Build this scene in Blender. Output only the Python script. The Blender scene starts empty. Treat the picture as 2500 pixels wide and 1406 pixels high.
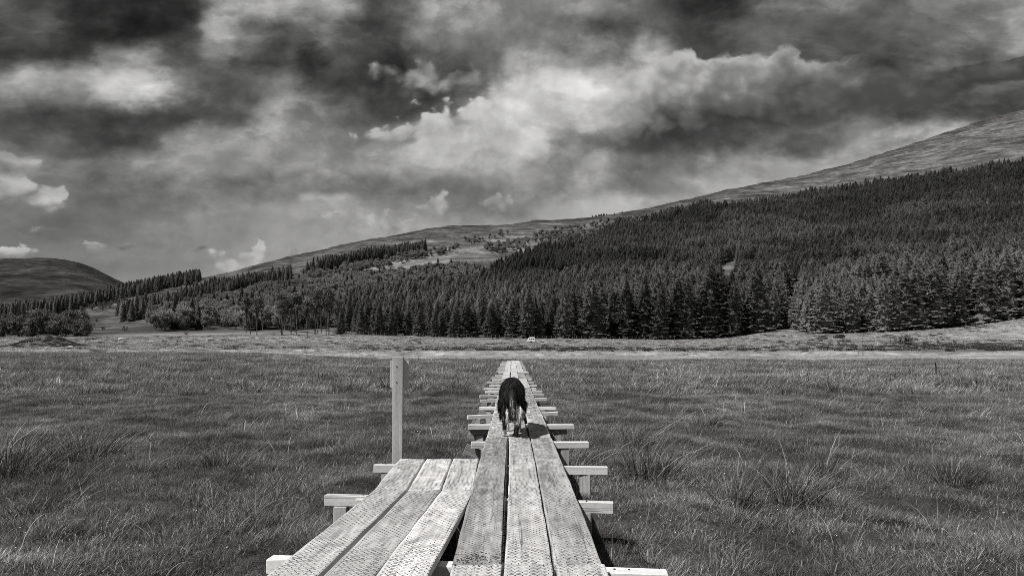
import bpy, bmesh, math, random
import numpy as np
from mathutils import Vector, Matrix, Euler

S = bpy.context.scene
COL = S.collection
R = math.radians

# ------------------------------------------------------------------ camera
CAM = np.array((0.0, 0.0, 1.46))
FPX = 1667.0                      # focal length in photo pixels (photo is 2500 wide)
HX, HY = 1250.0, 837.0            # where the level view axis falls in the photo
cam = bpy.data.cameras.new('camera')
cam.sensor_width = 36.0
cam.lens = 36.0 * FPX / 2500.0
cam.shift_y = (HY - 703.0) / 2500.0
cam.clip_start = 0.05
cam.clip_end = 30000
camo = bpy.data.objects.new('camera', cam)
COL.objects.link(camo)
camo.location = CAM
camo.rotation_euler = (R(90), 0, 0)
S.camera = camo

# ------------------------------------------------------------------ light, exposure
SUN_DIR = Vector((-0.60, -0.46, 1.0)).normalized()      # towards the sun: left and behind the camera
SUN_EL = math.asin(SUN_DIR.z)
SUN_ROT = math.atan2(SUN_DIR.x, SUN_DIR.y)
sun = bpy.data.lights.new('sun', 'SUN')
sun.energy = 5.0
sun.angle = R(1.2)
sun.color = (1.0, 0.985, 0.965)
suno = bpy.data.objects.new('sun', sun)
COL.objects.link(suno)
suno.rotation_euler = SUN_DIR.to_track_quat('Z', 'Y').to_euler()
suno.location = (0, 0, 60)
S.view_settings.view_transform = 'Standard'
S.view_settings.look = 'None'
S.view_settings.exposure = 0.0
S.view_settings.gamma = 1.0
S.view_settings.use_curve_mapping = False
S.render.engine = 'CYCLES'
S.cycles.use_denoising = False
S.cycles.max_bounces = 5
S.cycles.diffuse_bounces = 2
S.cycles.glossy_bounces = 2
S.cycles.transparent_max_bounces = 4
S.cycles.transmission_bounces = 2
S.cycles.use_adaptive_sampling = True
S.cycles.adaptive_threshold = 0.012
S.cycles.filter_width = 0.85


class NT:
    """small helper to write node trees as expressions"""
    def __init__(self, tree):
        self.t = tree

    def new(self, typ, **kw):
        n = self.t.nodes.new(typ)
        for k, v in kw.items():
            setattr(n, k, v)
        return n

    def put(self, sock, v):
        if isinstance(v, bpy.types.NodeSocket):
            self.t.links.new(v, sock)
        elif v is not None:
            sock.default_value = v

    def m(self, op, a, b=None, c=None, clamp=False):
        n = self.new('ShaderNodeMath', operation=op, use_clamp=clamp)
        self.put(n.inputs[0], a)
        if b is not None: self.put(n.inputs[1], b)
        if c is not None: self.put(n.inputs[2], c)
        return n.outputs[0]

    def vm(self, op, a, b=None, scale=None):
        n = self.new('ShaderNodeVectorMath', operation=op)
        self.put(n.inputs[0], a)
        if b is not None: self.put(n.inputs[1], b)
        if scale is not None: self.put(n.inputs['Scale'], scale)
        return n.outputs['Value' if op in ('LENGTH', 'DOT_PRODUCT', 'DISTANCE') else 'Vector']

    def xyz(self, x, y, z=0.0):
        n = self.new('ShaderNodeCombineXYZ')
        self.put(n.inputs[0], x); self.put(n.inputs[1], y); self.put(n.inputs[2], z)
        return n.outputs[0]

    def sep(self, v):
        n = self.new('ShaderNodeSeparateXYZ')
        self.put(n.inputs[0], v)
        return n.outputs

    def noise(self, vec, scale, detail=4.0, rough=0.5, dist=0.0, color=False, lac=2.0):
        n = self.new('ShaderNodeTexNoise')
        self.put(n.inputs['Vector'], vec)
        self.put(n.inputs['Scale'], scale)
        n.inputs['Detail'].default_value = detail
        n.inputs['Roughness'].default_value = rough
        n.inputs['Lacunarity'].default_value = lac
        n.inputs['Distortion'].default_value = dist
        return n.outputs['Color' if color else 'Fac']

    def rng(self, v, a, b, c=0.0, d=1.0, smooth=False, clamp=True):
        n = self.new('ShaderNodeMapRange', interpolation_type='SMOOTHSTEP' if smooth else 'LINEAR')
        if not smooth: n.clamp = clamp
        self.put(n.inputs['Value'], v)
        for i, x in zip(('From Min', 'From Max', 'To Min', 'To Max'), (a, b, c, d)):
            self.put(n.inputs[i], x)
        return n.outputs['Result']

    def mix(self, f, a, b):
        n = self.new('ShaderNodeMix', data_type='FLOAT')
        self.put(n.inputs[0], f); self.put(n.inputs[2], a); self.put(n.inputs[3], b)
        return n.outputs[0]

    def curve(self, v, pts):
        n = self.new('ShaderNodeFloatCurve')
        self.put(n.inputs['Value'], v)
        c = n.mapping.curves[0]
        n.mapping.use_clip = False
        pts = sorted(pts)
        c.points[0].location = pts[0]
        c.points[1].location = pts[-1]
        for p in pts[1:-1]:
            c.points.new(*p)
        for p in c.points:
            p.handle_type = 'AUTO_CLAMPED'
        n.mapping.update()
        return n.outputs[0]
# ------------------------------------------------------------------ sky: dim blue seen through a red filter, broken cloud
W = bpy.data.worlds.new('World')
S.world = W
W.use_nodes = True
W.cycles.sampling_method = 'MANUAL'
W.cycles.sample_map_resolution = 512
wt = W.node_tree
wt.nodes.clear()
k = NT(wt)
D = k.new('ShaderNodeTexCoord').outputs['Generated']
dx, dy, dz = k.sep(D)
rad = k.m('SQRT', k.m('ADD', k.m('MULTIPLY', dx, dx), k.m('MULTIPLY', dy, dy)))
azi = k.m('ARCTAN2', dx, dy)
elv = k.m('DIVIDE', dz, k.m('MAXIMUM', dy, k.m('MULTIPLY', rad, 0.35)))     # tangent of elevation, as seen from the valley
elv = k.m('MINIMUM', k.m('MAXIMUM', elv, -0.1), 1.6)
Q = k.xyz(azi, elv, 0.0)
# wind-drawn distortion of the cloud masses
Qs = k.vm('MULTIPLY', Q, (1.0, 1.5, 1.0))
w1 = k.vm('SUBTRACT', k.noise(Qs, 5.0, 4, 0.55, color=True), (0.5, 0.5, 0.5))
w2 = k.vm('SUBTRACT', k.noise(k.vm('ADD', Qs, (3.1, 7.7, 0)), 15.0, 6, 0.55, color=True), (0.5, 0.5, 0.5))
Qw = k.vm('ADD', Q, k.vm('MULTIPLY', w1, (0.075, 0.05, 0.0)))
Qw = k.vm('ADD', Qw, k.vm('MULTIPLY', w2, (0.055, 0.042, 0.0)))
w3 = k.vm('SUBTRACT', k.noise(k.vm('ADD', Q, (1.3, 2.9, 0)), 48.0, 4, 0.55, color=True), (0.5, 0.5, 0.5))
Qw = k.vm('ADD', Qw, k.vm('MULTIPLY', w3, (0.016, 0.014, 0.0)))
ax, el_, _ = k.sep(Qw)
an = k.rng(ax, -0.70, 0.70, 0.0, 1.0)


def px_az(x):
    return (math.atan((x - HX) / FPX) + 0.70) / 1.40


# tone of the cloud ceiling along lines of equal height (photo tones, azimuth in photo pixels)
ROWS = [
 (0,   [(0,95),(90,62),(180,44),(400,42),(500,105),(600,165),(750,160),(860,140),(950,70),(1050,115),(1200,135),(1400,125),(1560,90),(1750,46),(1880,88),(2100,92),(2300,105),(2450,145),(2500,150)]),
 (70,  [(0,72),(70,85),(160,52),(300,42),(420,40),(480,62),(550,122),(650,72),(800,95),(900,70),(1000,112),(1100,125),(1250,122),(1400,108),(1500,78),(1600,90),(1720,72),(1850,90),(2000,92),(2200,95),(2400,115),(2500,132)]),
 (140, [(0,58),(150,52),(230,70),(310,132),(370,110),(440,80),(520,98),(600,66),(700,68),(770,48),(830,84),(900,60),(970,58),(1060,92),(1150,92),(1250,120),(1400,128),(1500,118),(1600,150),(1680,80),(1760,66),(1900,88),(2000,84),(2200,84),(2400,86),(2500,100)]),
 (205, [(0,112),(100,138),(200,145),(310,196),(380,160),(460,95),(560,70),(700,95),(800,78),(900,58),(1000,62),(1100,72),(1180,105),(1240,185),(1320,178),(1400,182),(1500,196),(1600,190),(1700,150),(1850,100),(2000,88),(2200,82),(2300,85),(2500,90)]),
 (275, [(0,88),(100,74),(200,68),(300,66),(400,62),(500,62),(600,72),(700,118),(800,112),(900,88),(1000,66),(1100,78),(1180,120),(1250,200),(1350,160),(1450,180),(1550,150),(1700,118),(1850,98),(2000,88),(2100,74),(2200,70),(2300,80),(2400,62),(2500,62)]),
 (335, [(0,96),(100,100),(200,74),(300,62),(380,70),(460,120),(600,128),(700,132),(800,120),(900,108),(980,140),(1100,160),(1200,160),(1280,170),(1350,122),(1450,88),(1600,70),(1750,60),(1900,66),(2000,80),(2100,112),(2200,132),(2350,142),(2500,152)]),
 (400, [(0,120),(60,110),(120,100),(200,100),(300,106),(400,128),(500,134),(600,132),(750,126),(850,132),(950,140),(1050,140),(1150,142),(1250,146),(1330,108),(1450,148),(1550,100),(1700,112),(1800,126),(1900,136),(2500,150)]),
 (460, [(0,105),(100,105),(160,108),(250,94),(400,88),(520,104),(600,100),(700,92),(850,92),(1000,94),(1150,98),(1300,116),(1450,108),(1500,100),(1600,122),(1700,142),(2500,155)]),
 (505, [(0,95),(180,92),(300,84),(430,90),(600,112),(700,122),(800,128),(900,122),(1000,116),(1200,108),(1300,120),(1400,132),(1500,142),(2500,160)]),
 (560, [(0,86),(150,86),(250,88),(350,98),(500,108),(650,120),(800,128),(900,134),(1000,136),(1080,138),(1200,138),(2500,160)]),
 (640, [(0,96),(100,100),(220,106),(320,110),(450,115),(550,122),(700,128),(2500,165)]),
 (760, [(0,120),(300,130),(700,135),(2500,165)]),
]
tone = None
prev = None
for y, pts in ROWS[::-1]:
    h = (HY - y) / FPX
    c = k.curve(an, [(px_az(x), v / 255.0 * (1.12 if y < 300 else 1.19)) for x, v in pts])
    tone = c if tone is None else k.mix(k.rng(el_, prev, h, smooth=True), tone, c)
    prev = h
# overhead, above the view, the same broken cloud goes on
pv = k.vm('SCALE', k.xyz(dx, dy, 0.0), scale=k.m('DIVIDE', 1.0, k.m('MAXIMUM', k.m('ADD', dz, 0.10), 0.05)))
over = k.rng(k.noise(pv, 1.4, 7, 0.58, 0.5), 0.34, 0.66, 0.18, 0.62)
tone = k.mix(k.rng(elv, 0.50, 0.75, smooth=True), tone, over)
side = k.m('MAXIMUM', k.rng(k.m('ABSOLUTE', azi), 0.70, 1.1, smooth=True), 0.0)
tone = k.mix(side, tone, over)

# fine vapour: noise lit from the upper left
def vapour(vec):
    a = k.noise(vec, 10.0, 8, 0.56, 0.0)
    return a
Qn = k.vm('MULTIPLY', k.vm('ADD', Q, k.vm('MULTIPLY', w1, (0.03, 0.03, 0.0))), (1.0, 1.15, 1.0))
nA = vapour(Qn)
nB = vapour(k.vm('ADD', Qn, (-0.010, 0.020, 0.0)))
relief = k.m('SUBTRACT', nA, nB)
fine = k.m('ADD', k.m('MULTIPLY', k.m('SUBTRACT', nA, 0.5), 0.17), k.m('MULTIPLY', relief, 0.42))
low = k.rng(elv, 0.12, 0.30, 0.30, 1.0)
tone = k.m('ADD', tone, k.m('MULTIPLY', k.m('MULTIPLY', fine, low), k.rng(tone, 0.1, 0.5, 0.45, 1.0)))

# torn layers: soft-lit edges where one sheet of cloud ends over another
def sheet(off, sc, thr, soft, lo, hi, rim):
    global tone
    d_ = k.noise(k.vm('ADD', k.vm('MULTIPLY', k.vm('ADD', Q, k.vm('MULTIPLY', w1, (0.05, 0.035, 0.0))), (1.0, 1.7, 1.0)), off), sc, 9, 0.60)
    m_ = k.rng(d_, thr, thr + soft, smooth=True)
    f_ = k.m('ADD', k.mix(m_, lo, hi), k.m('MULTIPLY', k.m('MULTIPLY', m_, k.m('SUBTRACT', 1.0, k.rng(d_, thr + soft, thr + soft * 3.5))), rim))
    tone = k.m('MULTIPLY', tone, k.mix(low, 1.0, f_))
sheet((4.2, 1.1, 0), 4.6, 0.475, 0.10, 0.92, 1.05, 0.06)
sheet((9.7, 5.3, 0), 8.5, 0.49, 0.08, 0.955, 1.03, 0.045)

# crisp cumulus heads: ellipses broken up by billows
Qc = k.vm('ADD', Q, k.vm('MULTIPLY', w2, (0.045, 0.040, 0.0)))
Qb = k.vm('ADD', Qc, k.vm('SCALE', w1, scale=0.05))
def billow(scale, sm):
    vor = k.new('ShaderNodeTexVoronoi', feature='SMOOTH_F1', voronoi_dimensions='2D')
    k.put(vor.inputs['Vector'], Qb)
    vor.inputs['Scale'].default_value = scale
    vor.inputs['Smoothness'].default_value = sm
    return k.m('SUBTRACT', 0.40, vor.outputs['Distance'])
bil = k.m('ADD', billow(24.0, 0.5), k.m('MULTIPLY', billow(58.0, 0.4), 0.5))
bn = k.m('SUBTRACT', k.noise(Qc, 26.0, 6, 0.6), 0.5)
bn2 = k.m('SUBTRACT', k.noise(k.vm('ADD', Qc, k.vm('SCALE', w2, scale=0.05)), 75.0, 5, 0.62), 0.5)
tone = k.m('ADD', tone, k.m('MULTIPLY', k.m('MULTIPLY', k.m('ADD', bil, k.m('MULTIPLY', bn, 0.8)), low), 0.055))
# (x, y, half width, half height, turn, top tone, foot tone)
HEADS = [
 ((985,195),(62,40),-0.15,150,105), ((1055,175),(48,42),0.0,158,112), ((1115,195),(45,38),0.2,135,100),
 ((1070,322),(95,58),0.1,205,140), ((960,352),(80,40),0.1,165,125), ((1200,315),(85,70),0.4,205,150), ((1245,262),(45,60),0.0,222,185),
 ((30,470),(80,48),0.0,195,110), ((108,485),(52,34),-0.2,180,105), ((25,410),(70,36),0.0,150,110),
 ((560,650),(60,36),-0.3,205,165), ((612,645),(32,34),0.0,190,160), ((630,606),(15,28),0.0,180,155),
 ((1068,515),(38,34),0.0,160,125), ((950,556),(130,28),-0.15,165,135), ((1215,520),(42,32),0.0,140,122),
 ((215,602),(32,15),0.0,160,115), ((318,607),(22,9),0.0,128,112), ((80,570),(34,17),0.1,165,110), ((20,622),(56,18),0.0,195,140), ((496,606),(20,9),0.25,132,118), ((712,622),(14,12),0,128,118),
]
qx, qy, _ = k.sep(Qc)
for (cx, cy), (hw, hh), rot, t0, t1 in HEADS:
    a0 = math.atan((cx - HX) / FPX)
    ca = math.cos(a0) ** 2
    e0 = (HY - cy) / FPX
    mp = k.new('ShaderNodeMapping', vector_type='TEXTURE')
    k.put(mp.inputs['Vector'], Qc)
    mp.inputs['Location'].default_value = (a0, e0, 0)
    mp.inputs['Rotation'].default_value = (0, 0, rot)
    mp.inputs['Scale'].default_value = (hw / FPX * ca * 1.25, hh / FPX * 1.25, 1)
    r = k.vm('LENGTH', mp.outputs[0])
    small = 1.0 if hh > 30 else 0.7
    f = k.m('ADD', k.m('SUBTRACT', 1.0, r), k.m('ADD', k.m('MULTIPLY', bil, 1.0 if hh > 30 else 0.35), k.m('MULTIPLY', bn if hh > 30 else bn2, 0.55 if hh > 30 else 1.7)))
    ly = k.sep(mp.outputs[0])[1]
    edge = k.rng(ly, -0.7, 0.6, 1.0, 0.26)                      # soft foot, crisp head
    mask = k.rng(k.m('DIVIDE', f, edge), 0.0, 1.3, smooth=True)
    lit = k.m('ADD', k.rng(k.m('ADD', ly, k.m('MULTIPLY', bil, 0.8)), -0.9, 0.6, t1 / 255.0, t0 / 255.0),
              k.m('ADD', k.m('MULTIPLY', bil, 0.12), k.m('MULTIPLY', relief, 0.7)))
    tone = k.mix(k.m('MULTIPLY', mask, 0.92 if hh > 30 else 0.95), tone, lit)

# the long cumulus bank on the right: crisp billowed top, dark flat foot
an2 = k.rng(k.m('ADD', qx, k.m('MULTIPLY', bil, 0.02)), -0.70, 0.70, 0.0, 1.0)
TOP = [(1250,330),(1400,250),(1560,165),(1640,125),(1685,118),(1720,138),(1800,126),(1860,132),(1900,120),(1945,108),(1985,140),(2050,136),(2110,148),(2180,178),(2260,182),(2340,160),(2500,138)]
FOOT = [(1250,345),(1400,352),(1550,362),(1700,352),(1850,322),(2000,298),(2150,272),(2250,258),(2350,238),(2500,196)]
top = k.curve(an2, [(px_az(x), (HY - y) / FPX) for x, y in TOP])
foot = k.curve(an2, [(px_az(x), (HY - y) / FPX) for x, y in FOOT])
hgt = k.m('ADD', qy, k.m('ADD', k.m('MULTIPLY', bil, 0.018), k.m('MULTIPLY', bn, 0.016)))
tt = k.m('DIVIDE', k.m('SUBTRACT', hgt, foot), k.m('MAXIMUM', k.m('SUBTRACT', top, foot), 0.01))
mk = k.m('MULTIPLY', k.rng(tt, 1.0, 0.91, smooth=True), k.rng(tt, -0.12, 0.22, smooth=True))
mk = k.m('MULTIPLY', mk, k.m('MULTIPLY', k.rng(an, px_az(1380), px_az(1640), smooth=True), k.rng(k.m('ABSOLUTE', azi), 0.72, 1.0, 1.0, 0.0)))
bright = k.curve(an, [(px_az(x), v / 255.0) for x, v in [(1300,205),(1640,200),(1800,165),(1950,160),(2040,130),(2100,98),(2200,84),(2300,86),(2500,88)]])
dark = k.curve(an, [(px_az(x), v / 255.0) for x, v in [(1300,110),(1500,80),(1700,58),(1900,58),(2050,66),(2200,72),(2400,62),(2500,62)]])
sh = k.rng(k.m('ADD', tt, k.m('MULTIPLY', bil, 0.25)), 0.12, 1.0)
bank = k.m('ADD', k.mix(k.m('POWER', sh, 0.85), dark, bright), k.m('MULTIPLY', k.m('ADD', k.m('MULTIPLY', relief, 0.7), k.m('MULTIPLY', bil, 0.08)), k.rng(sh, 0.25, 0.85, 0.08, 1.0)))
tone = k.mix(mk, tone, bank)

tone = k.m('MAXIMUM', tone, 0.10)
tone = k.m('MINIMUM', tone, k.m('ADD', 0.68, k.m('MULTIPLY', k.m('SUBTRACT', tone, 0.68), 0.65)))      # cloud tops saturate softly
cloud = k.m('POWER', tone, 2.2)                                   # display tone to light
# clear air between the clouds: Nishita sky through a red filter
sky = k.new('ShaderNodeTexSky', sky_type='NISHITA')
sky.sun_disc = False
sky.sun_elevation = SUN_EL
sky.sun_rotation = SUN_ROT
sky.altitude = 200
sp = k.new('ShaderNodeSeparateColor')
k.put(sp.inputs[0], sky.outputs[0])
bgA = k.new('ShaderNodeBackground')
clear = k.new('ShaderNodeCombineColor')
for i in range(3): k.put(clear.inputs[i], sp.outputs[0])
k.put(bgA.inputs['Color'], clear.outputs[0])
bgA.inputs['Strength'].default_value = 0.10
bgB = k.new('ShaderNodeBackground')
cc = k.new('ShaderNodeCombineColor')
k.put(cc.inputs[0], k.m('MULTIPLY', cloud, 1.005)); k.put(cc.inputs[1], cloud); k.put(cc.inputs[2], k.m('MULTIPLY', cloud, 0.985))
k.put(bgB.inputs['Color'], cc.outputs[0])
bgB.inputs['Strength'].default_value = 1.0
ms = k.new('ShaderNodeMixShader')
cover = k.rng(elv, 0.0, 0.14, 0.90, 0.97)
k.put(ms.inputs[0], cover)
k.t.links.new(bgA.outputs[0], ms.inputs[1]); k.t.links.new(bgB.outputs[0], ms.inputs[2])
wo = k.new('ShaderNodeOutputWorld')
k.t.links.new(ms.outputs[0], wo.inputs[0])
# ------------------------------------------------------------------ helpers
rng = np.random.default_rng(7)
random.seed(7)


def _hash(ix, iy, s):
    h = (ix.astype(np.int64) * 374761393 + iy.astype(np.int64) * 668265263 + s * 974634777) & 0x7fffffff
    h = ((h ^ (h >> 13)) * 1274126177) & 0x7fffffff
    return (h ^ (h >> 16)) & 0x7fffffff


def perlin(x, y, s=0):
    x = np.asarray(x, float); y = np.asarray(y, float)
    x0 = np.floor(x); y0 = np.floor(y)
    fx = x - x0; fy = y - y0
    ux = fx * fx * fx * (fx * (fx * 6 - 15) + 10); uy = fy * fy * fy * (fy * (fy * 6 - 15) + 10)

    def g(ix, iy, dx_, dy_):
        a = _hash(ix, iy, s) * (2 * math.pi / 0x7fffffff)
        return np.cos(a) * dx_ + np.sin(a) * dy_
    n = (g(x0, y0, fx, fy) * (1 - ux) + g(x0 + 1, y0, fx - 1, fy) * ux) * (1 - uy) + \
        (g(x0, y0 + 1, fx, fy - 1) * (1 - ux) + g(x0 + 1, y0 + 1, fx - 1, fy - 1) * ux) * uy
    return n * 1.5


def fbm(x, y, oct=4, s=0):
    t = 0; a = 1.0; tot = 0
    for i in range(oct):
        t = t + a * perlin(x * 2 ** i, y * 2 ** i, s + i * 17); tot += a; a *= 0.5
    return t / tot


def sstep(x, a, b):
    t = np.clip((np.asarray(x, float) - a) / (b - a), 0, 1)
    return t * t * (3 - 2 * t)


def obj(name, me, parent=None, mat=None, label=None, cat=None, group=None, kind=None):
    o = bpy.data.objects.new(name, me)
    COL.objects.link(o)
    if parent is not None: o.parent = parent
    if mat is not None and me is not None and not me.materials: me.materials.append(mat)
    tag(o, label, cat, group, kind)
    return o


def tag(o, label=None, cat=None, group=None, kind=None):
    for kk, v in (('label', label), ('category', cat), ('group', group), ('kind', kind)):
        if v: o[kk] = v
    return o


def mesh(name, verts, faces, smooth=False, attr=None):
    """mesh from numpy arrays; faces is an (n,3) or (n,4) array or a list of polygons; attr: per-vertex float 'tone'"""
    me = bpy.data.meshes.new(name)
    verts = np.asarray(verts, np.float32)
    if isinstance(faces, np.ndarray):
        n, kk = faces.shape
        me.vertices.add(len(verts)); me.vertices.foreach_set('co', verts.ravel())
        me.loops.add(n * kk); me.loops.foreach_set('vertex_index', faces.astype(np.int32).ravel())
        me.polygons.add(n)
        me.polygons.foreach_set('loop_start', np.arange(0, n * kk, kk, dtype=np.int32))
        me.polygons.foreach_set('loop_total', np.full(n, kk, np.int32))
    else:
        me.from_pydata(verts.tolist(), [], faces)
    if attr is not None:
        at = me.attributes.new('tone', 'FLOAT', 'POINT')
        at.data.foreach_set('value', np.asarray(attr, np.float32))
    if smooth:
        me.polygons.foreach_set('use_smooth', np.ones(len(me.polygons), bool))
    me.update(calc_edges=True)
    me.validate()
    return me


class MB:
    """collects simple solids into one mesh"""
    def __init__(self):
        self.v = []; self.f = []

    def add(self, v, f):
        b = len(self.v); self.v += [tuple(p) for p in v]; self.f += [[i + b for i in q] for q in f]

    def box(self, x0, x1, y0, y1, z0, z1, M=None):
        v = [Vector((x, y, z)) for x in (x0, x1) for y in (y0, y1) for z in (z0, z1)]
        if M is not None: v = [M @ p for p in v]
        self.add(v, [(0, 1, 3, 2), (4, 6, 7, 5), (0, 4, 5, 1), (2, 3, 7, 6), (0, 2, 6, 4), (1, 5, 7, 3)])

    def tube(self, pts, rad, n=6, cap=True):
        rings = []
        P = [Vector(p) for p in pts]
        for i, p in enumerate(P):
            t = (P[min(i + 1, len(P) - 1)] - P[max(i - 1, 0)]).normalized()
            a = t.cross(Vector((0.31, 0.95, 0.02))).normalized(); b = t.cross(a)
            r = rad[i] if hasattr(rad, '__len__') else rad
            rings.append([p + (a * math.cos(2 * math.pi * j / n) + b * math.sin(2 * math.pi * j / n)) * r for j in range(n)])
        v = [q for r_ in rings for q in r_]
        f = [(i * n + j, i * n + (j + 1) % n, (i + 1) * n + (j + 1) % n, (i + 1) * n + j) for i in range(len(P) - 1) for j in range(n)]
        if cap:
            f.append(tuple(range(n))[::-1]); f.append(tuple((len(P) - 1) * n + j for j in range(n)))
        self.add(v, f)

    def mesh(self, name, smooth=False, bevel=0.0):
        me = bpy.data.meshes.new(name)
        me.from_pydata([tuple(p) for p in self.v], [], self.f)
        bm = bmesh.new(); bm.from_mesh(me)
        bmesh.ops.recalc_face_normals(bm, faces=bm.faces)
        if bevel:
            bmesh.ops.bevel(bm, geom=bm.edges[:], offset=bevel, segments=1, affect='EDGES')
        bm.to_mesh(me); bm.free()
        if smooth: me.polygons.foreach_set('use_smooth', np.ones(len(me.polygons), bool))
        me.update()
        return me


def mat(name):
    m = bpy.data.materials.new(name)
    m.use_nodes = True
    m.node_tree.nodes.clear()
    kk = NT(m.node_tree)
    kk.out = kk.new('ShaderNodeOutputMaterial')
    return m, kk


def finish(kk, val, rough=0.8, bump=None, bstr=0.3, bdist=0.01, spec=0.25, trans=0.0, metallic=0.0):
    """grey principled surface from a float tone"""
    p = kk.new('ShaderNodeBsdfPrincipled')
    c = kk.new('ShaderNodeCombineColor')
    if isinstance(val, float):
        c.inputs[0].default_value = val * 1.008; c.inputs[1].default_value = val; c.inputs[2].default_value = val * 0.985
    else:
        kk.put(c.inputs[0], kk.m('MULTIPLY', val, 1.008)); kk.put(c.inputs[1], val); kk.put(c.inputs[2], kk.m('MULTIPLY', val, 0.985))
    kk.put(p.inputs['Base Color'], c.outputs[0])
    kk.put(p.inputs['Roughness'], rough)
    p.inputs['Specular IOR Level'].default_value = spec
    p.inputs['Metallic'].default_value = metallic
    if bump is not None:
        b = kk.new('ShaderNodeBump')
        b.inputs['Strength'].default_value = bstr
        b.inputs['Distance'].default_value = bdist
        kk.put(b.inputs['Height'], bump)
        kk.t.links.new(b.outputs[0], p.inputs['Normal'])
    sh = p.outputs[0]
    if trans:
        tr = kk.new('ShaderNodeBsdfTranslucent')
        kk.put(tr.inputs[0], c.outputs[0])
        mx = kk.new('ShaderNodeMixShader'); mx.inputs[0].default_value = trans
        kk.t.links.new(sh, mx.inputs[1]); kk.t.links.new(tr.outputs[0], mx.inputs[2]); sh = mx.outputs[0]
    kk.t.links.new(sh, kk.out.inputs[0])


def attr(kk, name='tone'):
    return kk.new('ShaderNodeAttribute', attribute_name=name).outputs['Fac']


def opos(kk):
    return kk.new('ShaderNodeTexCoord').outputs['Object']


# ------------------------------------------------------------------ the valley floor and the hills, one sheet
def tab(pts, x):
    pts = np.array(pts, float)
    return np.interp(x, pts[:, 0], pts[:, 1])


SKYLINE = [(-600,860),(-200,800),(0,768),(150,742),(300,716),(400,694),(487,678),(560,664),(680,632),(780,610),(880,588),(980,570),(1050,557),(1090,551),(1150,550),(1210,549),(1250,546),(1300,538),(1350,536),(1420,533),(1500,522),(1580,508),(1650,492),(1800,458),(1950,430),(2100,392),(2250,343),(2400,292),(2500,266),(2700,215),(3000,150),(3400,120)]
FOOTLINE = [(-600,828),(300,822),(830,816),(1000,822),(1250,826),(1640,830),(1780,826),(1900,806),(2000,816),(2100,813),(2220,808),(2350,800),(2500,778),(2700,750),(3400,720)]
RIDGE_D = [(-600,800),(0,880),(500,1000),(1000,1450),(1500,1700),(2000,1900),(2500,2000),(3400,2100)]
DOME = [(-700,760),(-300,668),(-100,640),(0,630),(60,626),(110,625),(160,630),(210,645),(260,666),(310,690),(380,730),(460,790),(560,850)]
FRONT_D = 250.0
NEAR_D = [0, 50, 58, 62, 100, 104, 112, 122, 170, 215, 240, 250]


def smooth_tab(pts, x, w=45.0):
    return (tab(pts, x - w) + 2 * tab(pts, x) + tab(pts, x + w)) / 4


def ground_z(x, y, fine=True):
    x = np.asarray(x, float); y = np.asarray(y, float)
    r = np.hypot(x, y); th = np.arctan2(x, y)
    tc = np.clip(th, -R(52), R(52))
    d = r * np.cos(tc); u = np.tan(tc)
    px = HX + u * FPX
    left = sstep(px, 1000, 500)
    v0 = (HY - smooth_tab(FOOTLINE, px)) / FPX
    vs = (HY - smooth_tab(SKYLINE, px, 18)) / FPX
    dr = tab(RIDGE_D, px)
    z250 = CAM[2] + FRONT_D * v0
    # valley floor: bog, dropped river flat, cut bank, meadow rising to the wood
    bogend = 56 + 5 * perlin(px / 260.0, px * 0 + 3.3, 5) + 4 * fbm(px / 60.0, px * 0 + 1.7, 3, 6) + left * 14
    zz = -0.42 * sstep(d, bogend, bogend + 5)
    zz = zz - 0.75 * sstep(d, 99, 101.5) * (1 - left)
    zz = zz + (1.30 - 0.5 * left) * sstep(d, 107, 119)
    zm = np.interp(d, [119, 170, 215, 240], [0, 0.55, 1.25, 2.0]) * np.clip(z250 / 3.2, 0.3, 1.6)
    zz = zz + zm * (1 - 0.3 * left) + 0.22 * fbm(x / 14, y / 14, 3, 11) * sstep(d, 110, 140) \
        + 0.5 * fbm(x / 40, y / 30, 3, 12) * sstep(d, 120, 180)
    t = np.clip((d - FRONT_D) / (dr - FRONT_D), 0, 1)
    s_ = 1 - (1 - t) ** 1.3
    v = v0 + (vs - v0) * s_
    zh = CAM[2] + d * v
    zz = zz + 0.42 * left * sstep(d, 22, 60) * (1 - sstep(d, 72, 84))
    w = sstep(d, 205, FRONT_D)
    z = zz * (1 - w) + np.where(d > FRONT_D, zh, z250) * w
    zr = CAM[2] + dr * vs
    z = np.where(d > dr, np.maximum(zr - 0.10 * (d - dr) - 0.00012 * (d - dr) ** 2, -40), z)
    # rounded heather hill far away on the left
    vd = (HY - smooth_tab(DOME, px, 30)) / FPX
    q = (d - 2700) / 1500
    zd = CAM[2] + d * vd * np.clip(1 - q * q, 0, 1) ** 0.8 - 6 + 10 * sstep(d, 1500, 2600) * fbm(x / 160, y / 300, 4, 31)
    z = np.where((d > 1300) & (px < 700), np.maximum(z, zd), z)
    hill = sstep(d, 260, 420)
    z = z + hill * (np.minimum(d, 2000) * 0.0020) * fbm(x / 70, y / 70, 4, 21)
    z = z + hill * sstep(t, 0.1, 0.5) * (1 - sstep(t, 0.85, 1.0)) * 11.0 * fbm(x / 120, y / 95, 3, 44)
    # behind and beside the camera the bog goes on
    back = sstep(np.abs(th), R(62), R(100))
    z = z * (1 - back) + 0.0 * back
    if fine:
        nb = 1 - sstep(d, 45, 75)
        z = z + nb * (0.19 * fbm(x / 1.3, y / 1.3, 3, 3) + 0.07 * fbm(x / 5.0, y / 5.0, 2, 4))
    return z


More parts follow.
